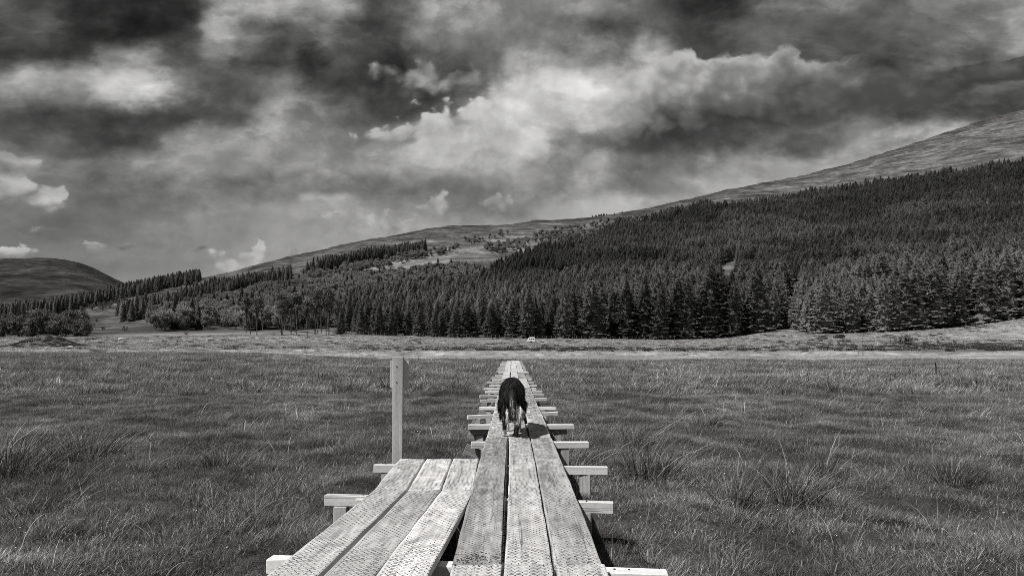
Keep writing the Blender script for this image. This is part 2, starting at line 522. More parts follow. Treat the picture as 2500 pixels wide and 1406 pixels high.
def ground_pt(px, py, d0=20.0, d1=2500.0):
    """where the sight line through a photo pixel meets the ground"""
    u = (px - HX) / FPX; v = (HY - py) / FPX
    ds = np.geomspace(d0, d1, 3000)
    g = ground_z(u * ds, ds) - (CAM[2] + v * ds)
    i = np.argmax(g > 0) if (g > 0).any() else len(ds) - 1
    d = ds[i]
    return Vector((u * d, d, float(ground_z(u * d, d))))


def at(px, py, d):
    return Vector(((px - HX) / FPX * d, d, CAM[2] + (HY - py) / FPX * d))


th_front = np.radians(np.linspace(-44, 44, 620))
th_side = np.radians(np.concatenate([np.linspace(46, 180, 46)]))
ths = np.concatenate([-th_side[::-1][0:-1] if False else -th_side[::-1], th_front, th_side[:-1]])
rs = np.concatenate([np.geomspace(0.8, 60, 170)[:-1], np.linspace(60, 130, 70)[:-1], np.linspace(130, 300, 70)[:-1], np.geomspace(300, 2600, 170)[:-1], np.geomspace(2600, 14000, 30)])
TH, RS = np.meshgrid(ths, rs)
GX = RS * np.sin(TH); GY = RS * np.cos(TH)
GZ = ground_z(GX, GY)
nr, nc = GX.shape
V = np.stack([GX, GY, GZ], -1).reshape(-1, 3)
I = np.arange(nr * nc).reshape(nr, nc)
J = np.concatenate([I, I[:, :1]], 1)
F = np.stack([J[:-1, :-1], J[:-1, 1:], J[1:, 1:], J[1:, :-1]], -1).reshape(-1, 4)
# land cover tone (albedo): bog, pale flat, meadow, hill grass, heather with cloud shadow painted in
gx, gy = V[:, 0], V[:, 1]
gr = np.hypot(gx, gy); gth = np.clip(np.arctan2(gx, gy), -R(52), R(52))
gd = gr * np.cos(gth); gpx = HX + np.tan(gth) * FPX
lf = sstep(gpx, 1150, 600)
bogend = 56 + 5 * perlin(gpx / 260.0, gpx * 0 + 3.3, 5) + 4 * fbm(gpx / 60.0, gpx * 0 + 1.7, 3, 6) + lf * 14
gpy = HY - (V[:, 2] - CAM[2]) / np.maximum(gd, 1) * FPX
tone = 0.055 + 0.03 * fbm(gx / 1.2, gy / 1.2, 3, 60)
flat = sstep(gd, bogend, bogend + 4)
pale = 0.32 + 0.05 * fbm(gx / 9, gy / 4, 3, 61)
tone = tone * (1 - flat) + pale * flat
bank = sstep(gd, 97, 101) * (1 - sstep(gd, 106, 112))
tone = tone * (1 - bank * (1 - lf)) + 0.05 * bank * (1 - lf)
md = sstep(gd, 112, 124)
mead = 0.29 + 0.10 * fbm(gx / 16, gy / 22, 4, 62) + 0.07 * fbm(gx / 3, gy / 5, 3, 63)
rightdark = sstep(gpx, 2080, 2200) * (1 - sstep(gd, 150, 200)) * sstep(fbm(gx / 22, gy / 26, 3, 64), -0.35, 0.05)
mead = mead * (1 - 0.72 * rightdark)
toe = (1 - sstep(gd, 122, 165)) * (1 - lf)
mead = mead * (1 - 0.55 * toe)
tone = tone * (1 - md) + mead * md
hl = sstep(gd, 240, 300)
tt_ = np.clip((gd - 250) / (tab(RIDGE_D, gpx) - 250), 0, 1)
hg = 0.115 + 0.075 * fbm(gx / 60, gy / 45, 4, 65) + 0.05 * fbm(gx / 14, gy / 14, 3, 66)
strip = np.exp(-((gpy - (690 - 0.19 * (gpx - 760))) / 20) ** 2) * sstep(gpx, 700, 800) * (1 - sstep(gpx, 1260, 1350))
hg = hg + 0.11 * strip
topr = sstep(gpx, 1700, 2100) * sstep(tt_, 0.66, 0.70)
hg = hg + 0.022 * topr
crest = sstep(tt_, 0.90, 0.97)
hg = hg * (1 - 0.38 * crest)
tone = tone * (1 - hl) + hg * hl
heath = sstep(gd, 1500, 1700) * (1 - sstep(gpx, 520, 700))
tone = tone * (1 - heath) + (0.042 + 0.070 * fbm(gx / 130, gy / 170, 5, 67)) * heath  # heather, darkened further by a cloud shadow put into its tone
tone = np.clip(tone, 0.02, 0.4)

gm, kk = mat('turf and heather')
tn = attr(kk)
P = kk.new('ShaderNodeNewGeometry').outputs['Position']
camd = kk.vm('LENGTH', P)
sc = kk.rng(camd, 30, 1500, 1.0, 0.03)
n1 = kk.noise(P, 1.7, 6, 0.65)
n2 = kk.noise(kk.vm('MULTIPLY', P, (0.10, 0.16, 0.3)), 1.0, 8, 0.68)
n3 = kk.noise(kk.vm('MULTIPLY', P, (0.018, 0.035, 0.05)), 1.0, 9, 0.72, 0.4)
far = kk.rng(camd, 100, 450)
det = kk.mix(far, kk.mix(kk.rng(camd, 40, 110), n1, n2), n3)
det = kk.rng(det, 0.30, 0.70, 0.35, 1.65)
speck = kk.rng(kk.noise(kk.vm('MULTIPLY', P, (1.0, 0.45, 1.0)), 0.9, 5, 0.7), 0.35, 0.7, 0.7, 1.35)
val = kk.m('MULTIPLY', kk.m('MULTIPLY', tn, det), speck)
hb = kk.mix(far, kk.noise(P, 2.0, 6, 0.7), kk.m('MULTIPLY', n3, 30.0))
n4 = kk.rng(kk.noise(kk.vm('MULTIPLY', P, (0.05, 0.05, 0.10)), 1.0, 6, 0.7), 0.34, 0.66, 0.66, 1.34)
n5 = kk.noise(kk.vm('ADD', kk.vm('MULTIPLY', P, (0.011, 0.011, 0.13)), kk.vm('SCALE', kk.noise(P, 0.012, 3, 0.5, color=True), scale=1.6)), 1.0, 6, 0.62)
n5 = kk.rng(n5, 0.40, 0.56, 0.55, 1.12)                     # gully shadows painted into the tone as streaks along the slope
val = kk.m('MULTIPLY', val, kk.mix(far, 1.0, kk.m('MULTIPLY', n4, n5)))
finish(kk, val, 0.95, bump=hb, bstr=0.8, bdist=0.35, spec=0.05)
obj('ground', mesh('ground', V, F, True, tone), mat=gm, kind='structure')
# ------------------------------------------------------------------ trees
def foliage_mat(name, base, trans=0.15, var=0.35, stands=False):
    m, kk = mat(name)
    oi = kk.new('ShaderNodeObjectInfo')
    t = kk.m('MULTIPLY', attr(kk), kk.m('ADD', 1.0 - var / 2, kk.m('MULTIPLY', oi.outputs['Random'], var)))
    n = kk.noise(kk.new('ShaderNodeNewGeometry').outputs['Position'], 0.02, 4, 0.6)
    t = kk.m('MULTIPLY', t, kk.rng(n, 0.32, 0.68, 0.70, 1.30))
    if stands:                        # planted compartments of different age
        vo = kk.new('ShaderNodeTexVoronoi', feature='F1', voronoi_dimensions='2D')
        kk.put(vo.inputs['Vector'], kk.vm('MULTIPLY', oi.outputs['Location'], (0.0085, 0.0060, 0)))
        vo.inputs['Scale'].default_value = 1.0
        t = kk.m('MULTIPLY', t, kk.rng(kk.sep(vo.outputs['Color'])[0], 0.0, 1.0, 0.62, 1.32))
    finish(kk, kk.m('MULTIPLY', t, base), 0.75, spec=0.15, trans=trans)
    return m


bark, kk = mat('dark bark')
finish(kk, kk.m('MULTIPLY', kk.rng(kk.noise(kk.vm('MULTIPLY', opos(kk), (6, 6, 1.2)), 2.0, 5, 0.6), 0.3, 0.7, 0.5, 1.5), 0.075), 0.9, spec=0.1)
pbark, kk = mat('pale bark')
finish(kk, kk.m('MULTIPLY', kk.rng(kk.noise(kk.vm('MULTIPLY', opos(kk), (3, 3, 5)), 2.0, 5, 0.7), 0.35, 0.6, 0.35, 1.3), 0.22), 0.85, spec=0.1)
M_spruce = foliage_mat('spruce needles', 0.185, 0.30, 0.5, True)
M_sunlit = foliage_mat('sunlit conifer needles', 0.255, 0.36, 0.3)  # lighter copy of the needles, sunlight on this stand put into the colour
M_birch = foliage_mat('birch leaves', 0.22, 0.2, 0.45)
M_broad = foliage_mat('broad leaves', 0.15, 0.2, 0.45)
M_pine = foliage_mat('pine needles', 0.14, 0.1, 0.4)


def trunk_mesh(name, H, r, lean=0.0, limbs=(), n=6, top=0.03):
    mb = MB()
    mb.tube([(lean * (i / 5) ** 2, 0, H * i / 5 - 0.3) for i in range(6)], [r * (1.25 if i == 0 else 1 - (1 - top / max(r, .05)) * i / 5) for i in range(6)], n, False)
    for a, b, r0, r1 in limbs:
        m_ = (Vector(a) + Vector(b)) / 2 + Vector((0, 0, 0.15 * (Vector(b) - Vector(a)).length))
        mb.tube([a, m_, b], [r0, (r0 + r1) / 2, r1], 5, False)
    me = mb.mesh(name, True)
    return me


def spruce(seed, H=22.0, R0=3.5, low=0.03, step=0.50, nb=8):
    g = np.random.default_rng(seed)
    vs, fs, ts = [], [], []
    z = H * low + 0.3
    ph = 0.0
    while z < H - 0.25:
        f = z / H
        L0 = R0 * (1 - f) ** 0.66 * (0.70 + 0.30 * min(1, f / 0.12)) + 0.10
        kk_ = max(4, int(nb * (0.55 + 0.45 * (1 - f))))
        ph += 2.4
        for j in range(kk_):
            a = ph + 2 * math.pi * (j + g.uniform(-.35, .35)) / kk_
            L = L0 * g.uniform(0.62, 1.18)
            up = 0.30 - 0.62 * (1 - f) + g.uniform(-.22, .20)
            ca, sa = math.cos(a), math.sin(a)
            nseg = 4 if L > 1.6 else 3 if L > 0.7 else 2
            tn = g.uniform(0.7, 1.25)
            zb = z + g.uniform(-.2, .2)
            W_ = 0.36 * L ** 0.75 * g.uniform(.8, 1.25)
            pts = []
            for s in range(nseg + 1):
                q = s / nseg
                rr = L * q
                pts.append((ca * rr, sa * rr, zb + up * rr - 0.10 * (1 - f) * rr * q + 0.26 * L * max(0, q - .6) ** 1.2))
            for s in range(nseg):
                p0 = np.array(pts[s]); p1 = np.array(pts[s + 1])
                q = (s + 0.5) / nseg
                w = W_ * (0.55 + 0.9 * math.sin(math.pi * min(1, 0.18 + q * 0.85)))
                for sd in (-1, 1):
                    side = np.array((-sa * sd, ca * sd, 0.0))
                    tip = p0 * .35 + p1 * .65 + side * w * g.uniform(.7, 1.2) + np.array((ca, sa, 0)) * w * 0.45 + np.array((0, 0, -w * g.uniform(.12, .5)))
                    b = len(vs)
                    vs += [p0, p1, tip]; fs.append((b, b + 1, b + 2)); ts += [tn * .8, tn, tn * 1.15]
                    if w > 0.35:
                        tip2 = p0 + side * w * g.uniform(.5, .85) + np.array((0, 0, -w * g.uniform(.25, .6)))
                        b = len(vs)
                        vs += [p0 - (p1 - p0) * .2, p0 * .5 + p1 * .5, tip2]; fs.append((b, b + 1, b + 2)); ts += [tn * .7, tn * .9, tn]
        z += step * (0.55 + 0.6 * (1 - f)) * g.uniform(.85, 1.15)
    # inner foliage, a ragged core that closes the gaps between the tiers
    nz, na = 13, 11
    b0 = len(vs)
    for i in range(nz + 1):
        f = low * 1.2 + (0.97 - low * 1.2) * i / nz
        rr = R0 * 0.62 * (1 - f) ** 0.70
        for j in range(na):
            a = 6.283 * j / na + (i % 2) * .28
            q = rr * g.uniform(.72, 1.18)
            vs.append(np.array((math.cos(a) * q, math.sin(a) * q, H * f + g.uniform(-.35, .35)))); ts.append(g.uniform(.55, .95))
    for i in range(nz):
        for j in range(na):
            a_, b_, c_, d_ = b0 + i * na + j, b0 + i * na + (j + 1) % na, b0 + (i + 1) * na + (j + 1) % na, b0 + (i + 1) * na + j
            fs += [(a_, b_, c_), (a_, c_, d_)]
    # leader
    b = len(vs)
    for a in (0, 2.1, 4.2):
        b = len(vs); vs += [np.array((.12 * math.cos(a), .12 * math.sin(a), H - .9)), np.array((.12 * math.cos(a + 2), .12 * math.sin(a + 2), H - .9)), np.array((0, 0, H + .25))]
        fs.append((b, b + 1, b + 2)); ts += [1, 1, 1.1]
    return np.array(vs), np.array(fs), np.array(ts)


def leafy(seed, H=10.0, W=6.5, base=0.25, npuff=70, per=26, leaf=0.34, lumps=9, flat=1.0, erange=(-.75, .85)):
    """broad crown: lobes on a few limbs, each lobe a cloud of leaf faces"""
    g = np.random.default_rng(seed)
    cz = H * (base + (1 - base) * 0.52); hz = H * (1 - base) * 0.5; hw = W / 2
    lobes = [np.array((0, 0, cz + hz * .35))]
    for i in range(lumps):
        a = i * 2.4 + g.uniform(-.4, .4); e = g.uniform(*erange)
        rr = math.sqrt(max(0.25, 1 - e * e)) * g.uniform(.45, .75)
        lobes.append(np.array((math.cos(a) * rr * hw, math.sin(a) * rr * hw, cz + e * hz * .72)))
    lr = [g.uniform(.36, .56) * hw for _ in lobes]
    vs, fs, ts = [], [], []
    for i in range(npuff):
        li = g.integers(len(lobes))
        dvec = g.normal(size=3); dvec /= np.linalg.norm(dvec)
        c = lobes[li] + dvec * lr[li] * g.uniform(.7, 1.05) * np.array((1, 1, .8 * flat))
        pr = leaf * g.uniform(1.3, 2.4)
        tn = g.uniform(.75, 1.25)
        for j in range(per):
            o_ = g.normal(size=3) * pr * .55
            p = c + o_
            n = dvec * .7 + g.normal(size=3) * .6
            n /= np.linalg.norm(n)
            t1 = np.cross(n, g.normal(size=3)); t1 /= np.linalg.norm(t1) + 1e-6
            t2 = np.cross(n, t1)
            s = leaf * g.uniform(.45, .95)
            b = len(vs)
            vs += [p - t1 * s, p + t2 * s * .6, p + t1 * s, p - t2 * s * .6]
            fs.append((b, b + 1, b + 2, b + 3)); ts += [tn * g.uniform(.8, 1.2)] * 4
    limbs = [((0, 0, H * base * g.uniform(.5, 1.1)), tuple(l), .018 * H, .006 * H) for l in lobes[1:6]]
    return np.array(vs), np.array(fs), np.array(ts), limbs


KINDS = {}


def add_kind(key, variants):
    """variants: list of (crown mesh, trunk mesh); also a hidden library collection for the far woods"""
    lib = bpy.data.collections.new('library ' + key)
    for i, (c, t) in enumerate(variants):
        bm = bmesh.new(); bm.from_mesh(c)
        nf = len(bm.faces); bm.from_mesh(t)
        bm.faces.ensure_lookup_table()
        for f in bm.faces[nf:]: f.material_index = 1
        j = bpy.data.meshes.new(key + ' whole'); bm.to_mesh(j); bm.free()
        j.materials.append(c.materials[0]); j.materials.append(t.materials[0])
        o = bpy.data.objects.new('%s source %02d' % (key, i), j)
        lib.objects.link(o)
    KINDS[key] = (variants, lib)


def crown(name, data, m):
    me = mesh(name, data[0], data[1], False, data[2]); me.materials.append(m); return me


def trk(name, m, *a, **kw):
    me = trunk_mesh(name, *a, **kw); me.materials.append(m); return me


SPH = 22.0
sp_v = [spruce(100 + i, SPH, R0=[4.6, 5.2, 4.2, 4.9, 5.6, 4.0][i], nb=[8, 9, 8, 9, 9, 7][i], low=[.03, .02, .06, .02, .03, .10][i]) for i in range(6)]
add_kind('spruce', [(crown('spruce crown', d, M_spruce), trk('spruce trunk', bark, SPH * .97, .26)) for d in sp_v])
add_kind('sunlit_spruce', [(crown('sunlit conifer crown', d, M_sunlit), trk('conifer trunk', bark, SPH * .97, .26)) for d in sp_v[:4]])
bv = [leafy(200 + i, 10, [6.0, 6.8, 5.4, 7.2, 6.2][i], [.16, .12, .2, .14, .1][i], 210, 24, .33, 13) for i in range(5)]
add_kind('birch', [(crown('birch crown', d, M_birch), trk('birch trunk', pbark, 7.5, .14, limbs=d[3])) for d in bv])
ov = [leafy(300 + i, 10, [9.0, 8.2, 9.6, 8.6][i], [.02, .05, .0, .03][i], 300, 30, .36, 22, 1.0, (-1.1, .85)) for i in range(4)]
add_kind('broad', [(crown('round crown', d, M_broad), trk('stout trunk', bark, 7, .32, limbs=d[3])) for d in ov])
pv_ = [leafy(400 + i, 17, [5.2, 4.6, 5.8, 5.0][i], [.34, .42, .30, .46][i], 130, 24, .33, 9, .9) for i in range(4)]
add_kind('pine', [(crown('pine crown', d, M_pine), trk('bare pine trunk', bark, 16, .15, limbs=d[3])) for d in pv_])
uv = [leafy(500 + i, 2.2, [3.2, 2.6, 3.8][i], .02, 60, 18, .16, 7) for i in range(3)]
add_kind('bush', [(crown('bush leaves', d, M_broad), trk('bush stems', bark, 1.4, .05, limbs=d[3])) for d in uv])


def inside(px, py, poly):
    c = np.zeros(len(px), bool)
    n = len(poly)
    for i in range(n):
        x0, y0 = poly[i]; x1, y1 = poly[(i + 1) % n]
        if y0 == y1: continue
        c ^= ((y0 > py) != (y1 > py)) & (px < (x1 - x0) * (py - y0) / (y1 - y0) + x0)
    return c


def stand(poly, spacing, dmin, dmax, seed, keep=1.0, clump=0.0):
    """jittered planting of a piece of ground; returns x, y, z, px, py"""
    g = np.random.default_rng(seed)
    p = np.array(poly, float)
    xs = np.array([(p[:, 0].min() - HX) / FPX * dd for dd in (dmin, dmax)] + [(p[:, 0].max() - HX) / FPX * dd for dd in (dmin, dmax)])
    X, Y = np.meshgrid(np.arange(xs.min(), xs.max(), spacing), np.arange(dmin, dmax, spacing))
    X = X.ravel() + g.uniform(-.6, .6, X.size) * spacing; Y = Y.ravel() + g.uniform(-.6, .6, Y.size) * spacing
    q = X / Y * FPX + HX
    k_ = (q > p[:, 0].min()) & (q < p[:, 0].max())
    X, Y, q = X[k_], Y[k_], q[k_]
    Z = ground_z(X, Y)
    w = HY - (Z - CAM[2]) / Y * FPX
    k_ = inside(q + 4 * perlin(X / 25, Y / 25, 9), w + 3 * perlin(X / 20, Y / 20, 8), poly) & (g.random(len(q)) < keep)
    if clump: k_ &= fbm(X / 35, Y / 35, 3, seed) > clump
    return X[k_], Y[k_], Z[k_], q[k_], w[k_]


def scatter(name, lib, pts, rot, scale, label, cat, idx=None, kind='stuff', tilt=None):
    """one mass of vegetation: geometry-node instances on points"""
    me = bpy.data.meshes.new(name)
    n = len(pts)
    me.vertices.add(n); me.vertices.foreach_set('co', np.asarray(pts, np.float32).ravel())
    ra = np.zeros((n, 3), np.float32); ra[:, 2] = rot
    if tilt is not None: ra[:, :2] = tilt
    me.attributes.new('rot', 'FLOAT_VECTOR', 'POINT').data.foreach_set('vector', ra.ravel())
    sa = np.asarray(scale, np.float32)
    if sa.ndim == 1: sa = np.repeat(sa[:, None], 3, 1)
    me.attributes.new('scl', 'FLOAT_VECTOR', 'POINT').data.foreach_set('vector', sa.ravel())
    ix = np.arange(n) % max(1, len(lib.objects)) if idx is None else idx
    me.attributes.new('idx', 'INT', 'POINT').data.foreach_set('value', np.asarray(ix, np.int32))
    o = obj(name, me, label=label, cat=cat, kind=kind)
    ng = bpy.data.node_groups.new(name + ' scatter', 'GeometryNodeTree')
    ng.interface.new_socket('Geometry', in_out='INPUT', socket_type='NodeSocketGeometry')
    ng.interface.new_socket('Geometry', in_out='OUTPUT', socket_type='NodeSocketGeometry')
    gi = ng.nodes.new('NodeGroupInput'); go = ng.nodes.new('NodeGroupOutput')
    ci = ng.nodes.new('GeometryNodeCollectionInfo'); ci.inputs['Collection'].default_value = lib
    ci.inputs['Separate Children'].default_value = True; ci.inputs['Reset Children'].default_value = True
    ip = ng.nodes.new('GeometryNodeInstanceOnPoints'); ip.inputs['Pick Instance'].default_value = True

    def na(nm, typ):
        a = ng.nodes.new('GeometryNodeInputNamedAttribute'); a.data_type = typ
        a.inputs['Name'].default_value = nm
        return a.outputs['Attribute']
    L = ng.links.new
    L(gi.outputs[0], ip.inputs['Points']); L(ci.outputs[0], ip.inputs['Instance'])
    L(na('idx', 'INT'), ip.inputs['Instance Index'])
    L(na('rot', 'FLOAT_VECTOR'), ip.inputs['Rotation']); L(na('scl', 'FLOAT_VECTOR'), ip.inputs['Scale'])
    L(ip.outputs[0], go.inputs[0])
    md_ = o.modifiers.new('scatter', 'NODES'); md_.node_group = ng
    return o


def plant(key, name, p, s, rz, var, label, cat, group):
    """one tree of its own: trunk and crown under an empty at the foot"""
    c, t = KINDS[key][0][var % len(KINDS[key][0])]
    e = bpy.data.objects.new(name, None)
    e.empty_display_size = 0.5
    e.location = p; e.rotation_euler = (0, 0, rz); e.scale = s if hasattr(s, '__len__') else (s, s, s)
    COL.objects.link(e)
    tag(e, label, cat, group)
    for nm, me in (('trunk', t), ('crown', c)):
        o = bpy.data.objects.new(nm, me); o.parent = e; COL.objects.link(o)
    return e


PLANT = [(828,818),(1000,823),(1250,827),(1640,830),(1760,829),(1880,812),(1905,800),(1925,815),(1985,820),(2060,822),(2120,812),(2180,812),(2220,806),(2350,800),(2500,778),(2900,735),(2900,330),(2500,406),(2420,414),(2300,434),(2180,450),(2050,464),(1900,482),(1800,494),(1700,514),(1600,537),(1500,562),(1450,582),(1400,594),(1330,607),(1240,652),(1150,700),(1000,725),(870,735),(838,790)]
SUNLIT = [(1925,830),(2060,830),(2220,812),(2500,785),(2700,765),(2700,715),(2500,722),(2350,735),(2200,745),(2050,750),(1930,752)]  # stand whose needles are painted lighter, as if in sun
BIRCH = [
 ([(370,812),(470,806),(545,800),(600,812),(830,800),(860,735),(1000,724),(1150,700),(1240,652),(1320,612),(1270,632),(1100,655),(960,668),(860,682),(760,692),(720,702),(640,710),(560,736),(470,757),(380,778)], 6.0, 250, 900, .95),
 ([(740,672),(900,648),(1000,625),(1120,606),(1110,618),(1000,640),(900,662),(750,690)], 8.0, 500, 1300, .9),
 ([(1180,606),(1290,588),(1290,606),(1200,622)], 8.5, 700, 1300, .9),
 ([(1270,592),(1340,565),(1450,548),(1560,530),(1640,514),(1700,510),(1600,537),(1500,562),(1450,582),(1380,594)], 11, 800, 1700, .6),
 ([(1130,590),(1200,575),(1260,566),(1260,572),(1190,590),(1140,600)], 11, 800, 1600, .35),
]
BELTS = [
 ([(-150,806),(0,778),(100,766),(200,740),(300,718),(400,696),(489,679),(489,688),(400,708),(300,734),(200,754),(100,776),(0,792),(-150,820)], 'dark conifer belt along the low skyline in front of the rounded hill'),
 ([(280,778),(400,750),(520,708),(620,690),(710,668),(712,682),(640,702),(540,734),(420,762),(300,788)], 'ragged dark conifer belt climbing between open slope and birch wood'),
 ([(745,664),(850,637),(950,617),(1040,605),(1040,616),(950,630),(850,652),(750,680)], 'short dark conifer belt high on the slope below the ridge'),
]


def place_stand(X, Y, Z, Hs, n_own, key, name, label, cat, group, stuff_name, stuff_label, seed, wide=(1.0, 1.55)):
    """the largest n_own in view become trees of their own, the rest one wood"""
    g = np.random.default_rng(seed)
    H0 = {'spruce': SPH, 'sunlit_spruce': SPH, 'birch': 10., 'broad': 10., 'pine': 17., 'bush': 2.2}[key]
    s = Hs / H0
    inview = np.abs(X / Y) < 0.75
    order = np.argsort(-(Hs / Y) * inview - (Y < 330) * 0)
    # nearest rows hide what is behind them: rank by distance first
    order = np.argsort(np.where(inview, Y, 1e6))
    own, rest = order[:n_own], order[n_own:]
    nv = len(KINDS[key][0])
    for i in own:
        w = g.uniform(*wide)
        plant(key, name, (X[i], Y[i], Z[i]), (s[i] * w, s[i] * w, s[i]), g.uniform(0, 6.28), int(g.integers(nv)), label, cat, group)
    if len(rest):
        w = g.uniform(*wide, len(rest))
        scatter(stuff_name, KINDS[key][1], np.stack([X[rest], Y[rest], Z[rest]], 1), g.uniform(0, 6.28, len(rest)), np.stack([s[rest] * w, s[rest] * w, s[rest]], 1), stuff_label, 'wood', g.integers(0, nv, len(rest)))


g0 = np.random.default_rng(55)
X, Y, Z, q, w_ = stand(PLANT, 6.6, 246, 1500, 1, .93)
gap = inside(q, w_, [(1748,655),(1800,628),(1812,780),(1765,780)]) | inside(q, w_, [(1905,815),(1928,815),(1962,760),(1962,685),(1925,690)]) | inside(q, w_, [(2475,690),(2500,640),(2600,640),(2600,760),(2490,760)])
sunlit_ = inside(q, w_, SUNLIT)
ok = ~gap
Hs = g0.triangular(13, 26, 30, len(X)) * (0.90 + 0.10 * sstep(Y, 240, 330)) * (1 - 0.22 * sstep(Y, 600, 1300))
Hs *= np.interp(q, [820, 1100, 1400, 1650], [.50, .60, .80, 1.0])
cu, cv_ = X + 22 * perlin(X / 70, Y / 70, 72), Y + 26 * perlin(X / 80, Y / 80, 73)
ci_, cj_ = np.floor((cu * .9 + cv_ * .25) / 95), np.floor((cv_ - cu * .2) / 120)
Hs *= .80 + .36 * (_hash(ci_, cj_, 5) / 0x7fffffff)               # planted compartments of different age
Hs *= 1 + 0.26 * fbm(X / 40, Y / 40, 3, 71)
a = ok & ~sunlit_
place_stand(X[a], Y[a], Z[a], Hs[a], 300, 'spruce', 'spruce_tree', 'tall dark spruce in the dense front rows of the plantation', 'tree', 'dark spruces along the front of the plantation', 'spruce_plantation', 'dark spruce plantation covering the hillside up to the open moor', 2)
a = ok & sunlit_
place_stand(X[a], Y[a], Z[a], Hs[a] * .98, 220, 'sunlit_spruce', 'sunlit_conifer', 'conifer with lightened sunlit colour in the stand at the right foot of the hill', 'tree', 'conifers with lightened sunlit colour at the right foot of the hill', 'sunlit_conifer_stand', 'conifer stand with lightened sunlit colour at the right foot of the hill, rear rows', 3)
bx, by, bz = [], [], []
for i, (poly, spc, d0, d1, kp) in enumerate(BIRCH):
    X, Y, Z, q, w_ = stand(poly, spc, d0, d1, 20 + i, kp, -0.45 if i == 0 else -0.2 if i == 3 else 0.0)
    bx.append(X); by.append(Y); bz.append(Z)
X, Y, Z = map(np.concatenate, (bx, by, bz))
place_stand(X, Y, Z, g0.uniform(6.0, 11.5, len(X)), 300, 'birch', 'birch_tree', 'round grey birch in the open wood on the left slope', 'tree', 'birches on the left slope', 'birch_wood', 'far birch wood spreading up the left slope', 4, (.9, 1.25))
# a few conifers among the birches
X, Y, Z, q, w_ = stand(BIRCH[0][0], 15, 270, 900, 31, .5)
scatter('scattered_conifers', KINDS['spruce'][1], np.stack([X, Y, Z], 1), g0.uniform(0, 6, len(X)), g0.uniform(.4, .75, len(X)), 'dark conifers scattered through the birch wood', 'wood')
for i, (poly, lab) in enumerate(BELTS):
    X, Y, Z, q, w_ = stand(poly, [5.5, 5.0, 6.0][i], 400, 1400, 40 + i, [.95, .8, .95][i])
    H_ = g0.uniform(11, 17, len(X)) * [1.0, .95, 1.1][i]
    scatter('conifer_belt', KINDS['spruce'][1], np.stack([X, Y, Z], 1), g0.uniform(0, 6, len(X)), H_ / SPH, lab, 'wood')
# tall bare-stemmed pines at the wood's edge
X, Y, Z, q, w_ = stand([(555,828),(700,830),(832,820),(832,802),(700,808),(600,815)], 6.5, 235, 330, 51, .6)
place_stand(X, Y, Z, g0.uniform(13, 18.5, len(X)), 300, 'pine', 'pine_tree', 'tall bare-stemmed pine at the lower edge of the birch wood', 'tree', 'bare-stemmed pines at the edge of the wood', 'pine_wood', 'pine wood', 5, (.8, 1.1))
# round field trees at the far left
for i, (px, py, h) in enumerate([(8,824,58),(45,822,52),(78,822,60),(98,824,62),(132,826,58),(160,827,54),(197,827,52),(30,800,50),(70,792,52),(140,800,52),(172,798,56),(112,806,54)]):
    d = 262 if py > 815 else 300
    u_ = (px - HX) / FPX
    p = Vector((u_ * d, d, float(ground_z(u_ * d, d))))
    s = h / FPX * d / 10 * [.8, 1.05, .9, 1.15, 1, .92, .95, 1.1, .8, 1.0, 1.2, .85][i]
    lab = ['round tree cut by the left edge of the picture, front row of the left clump', 'round tree second from the left edge in the front row of the left clump', 'round tree third from the left edge in the front row of the left clump',
           'tall round tree in the middle of the front row of the left clump', 'round dark tree, third from the right of the left clump', 'compact dark round tree, second from the right of the left clump',
           'pale lit round tree, rightmost of the clump at the left edge', 'round tree behind the left end of the left clump', 'low round tree behind the left half of the left clump',
           'round tree rising behind the earth mound in the rear of the left clump', 'largest round tree at the right rear of the left clump', 'small round tree in the middle rear of the left clump'][i]
    plant('broad', 'round_tree', p, (s * 1.05, s * 1.05, s), i * 1.3, i, lab, 'tree', 'round trees of the left clump')
# bushes on the open slope
for i, (px, py, h, lab) in enumerate([(200,762,13,'small round bush, leftmost on the open left slope'),(226,757,15,'round bush second from the left on the open slope'),(250,756,18,'bush at the left end of the hedge-like row'),(270,752,18,'bush in the middle of the hedge-like row'),(288,748,18,'bush at the right end of the hedge-like row'),(304,809,12,'lone small dark bush on the grass below the slope'),(250,806,9,'low flat bush on the grass beside the round trees'),(236,786,8,'tiny bush on the bright slope above the round trees'),(455,818,8,'tiny bush on the meadow below the birches'),(515,672,17,'dark tree standing alone at the end of the skyline belt'),(526,669,15,'small dark tree beside the end of the skyline belt')]):
    p = ground_pt(px, py, 150)
    if i >= 9:
        s = h / FPX * p.y / SPH; plant('spruce', 'skyline_tree', p, (s * 1.5, s * 1.5, s), i, i, lab, 'tree', None)
    else:
        s = h / FPX * p.y / 2.2; plant('bush', 'bush', p, (s * .8, s * .8, s), i, i, lab, 'bush', 'bushes on the left slope')
for i, px in enumerate([1446,1455,1463,1468,1474,1481,1500,1519]):
    d = float(tab(RIDGE_D, px)) - 25
    u_ = (px - HX) / FPX
    s = [4, 5, 6, 6, 6, 4, 3.5, 3.5][i] / FPX * d / 10
    plant('broad', 'ridge_tree', (u_ * d, d, float(ground_z(u_ * d, d))), s, i, i, 'tiny wind-clipped tree on the skyline of the ridge', 'tree', 'tiny trees on the ridge skyline')
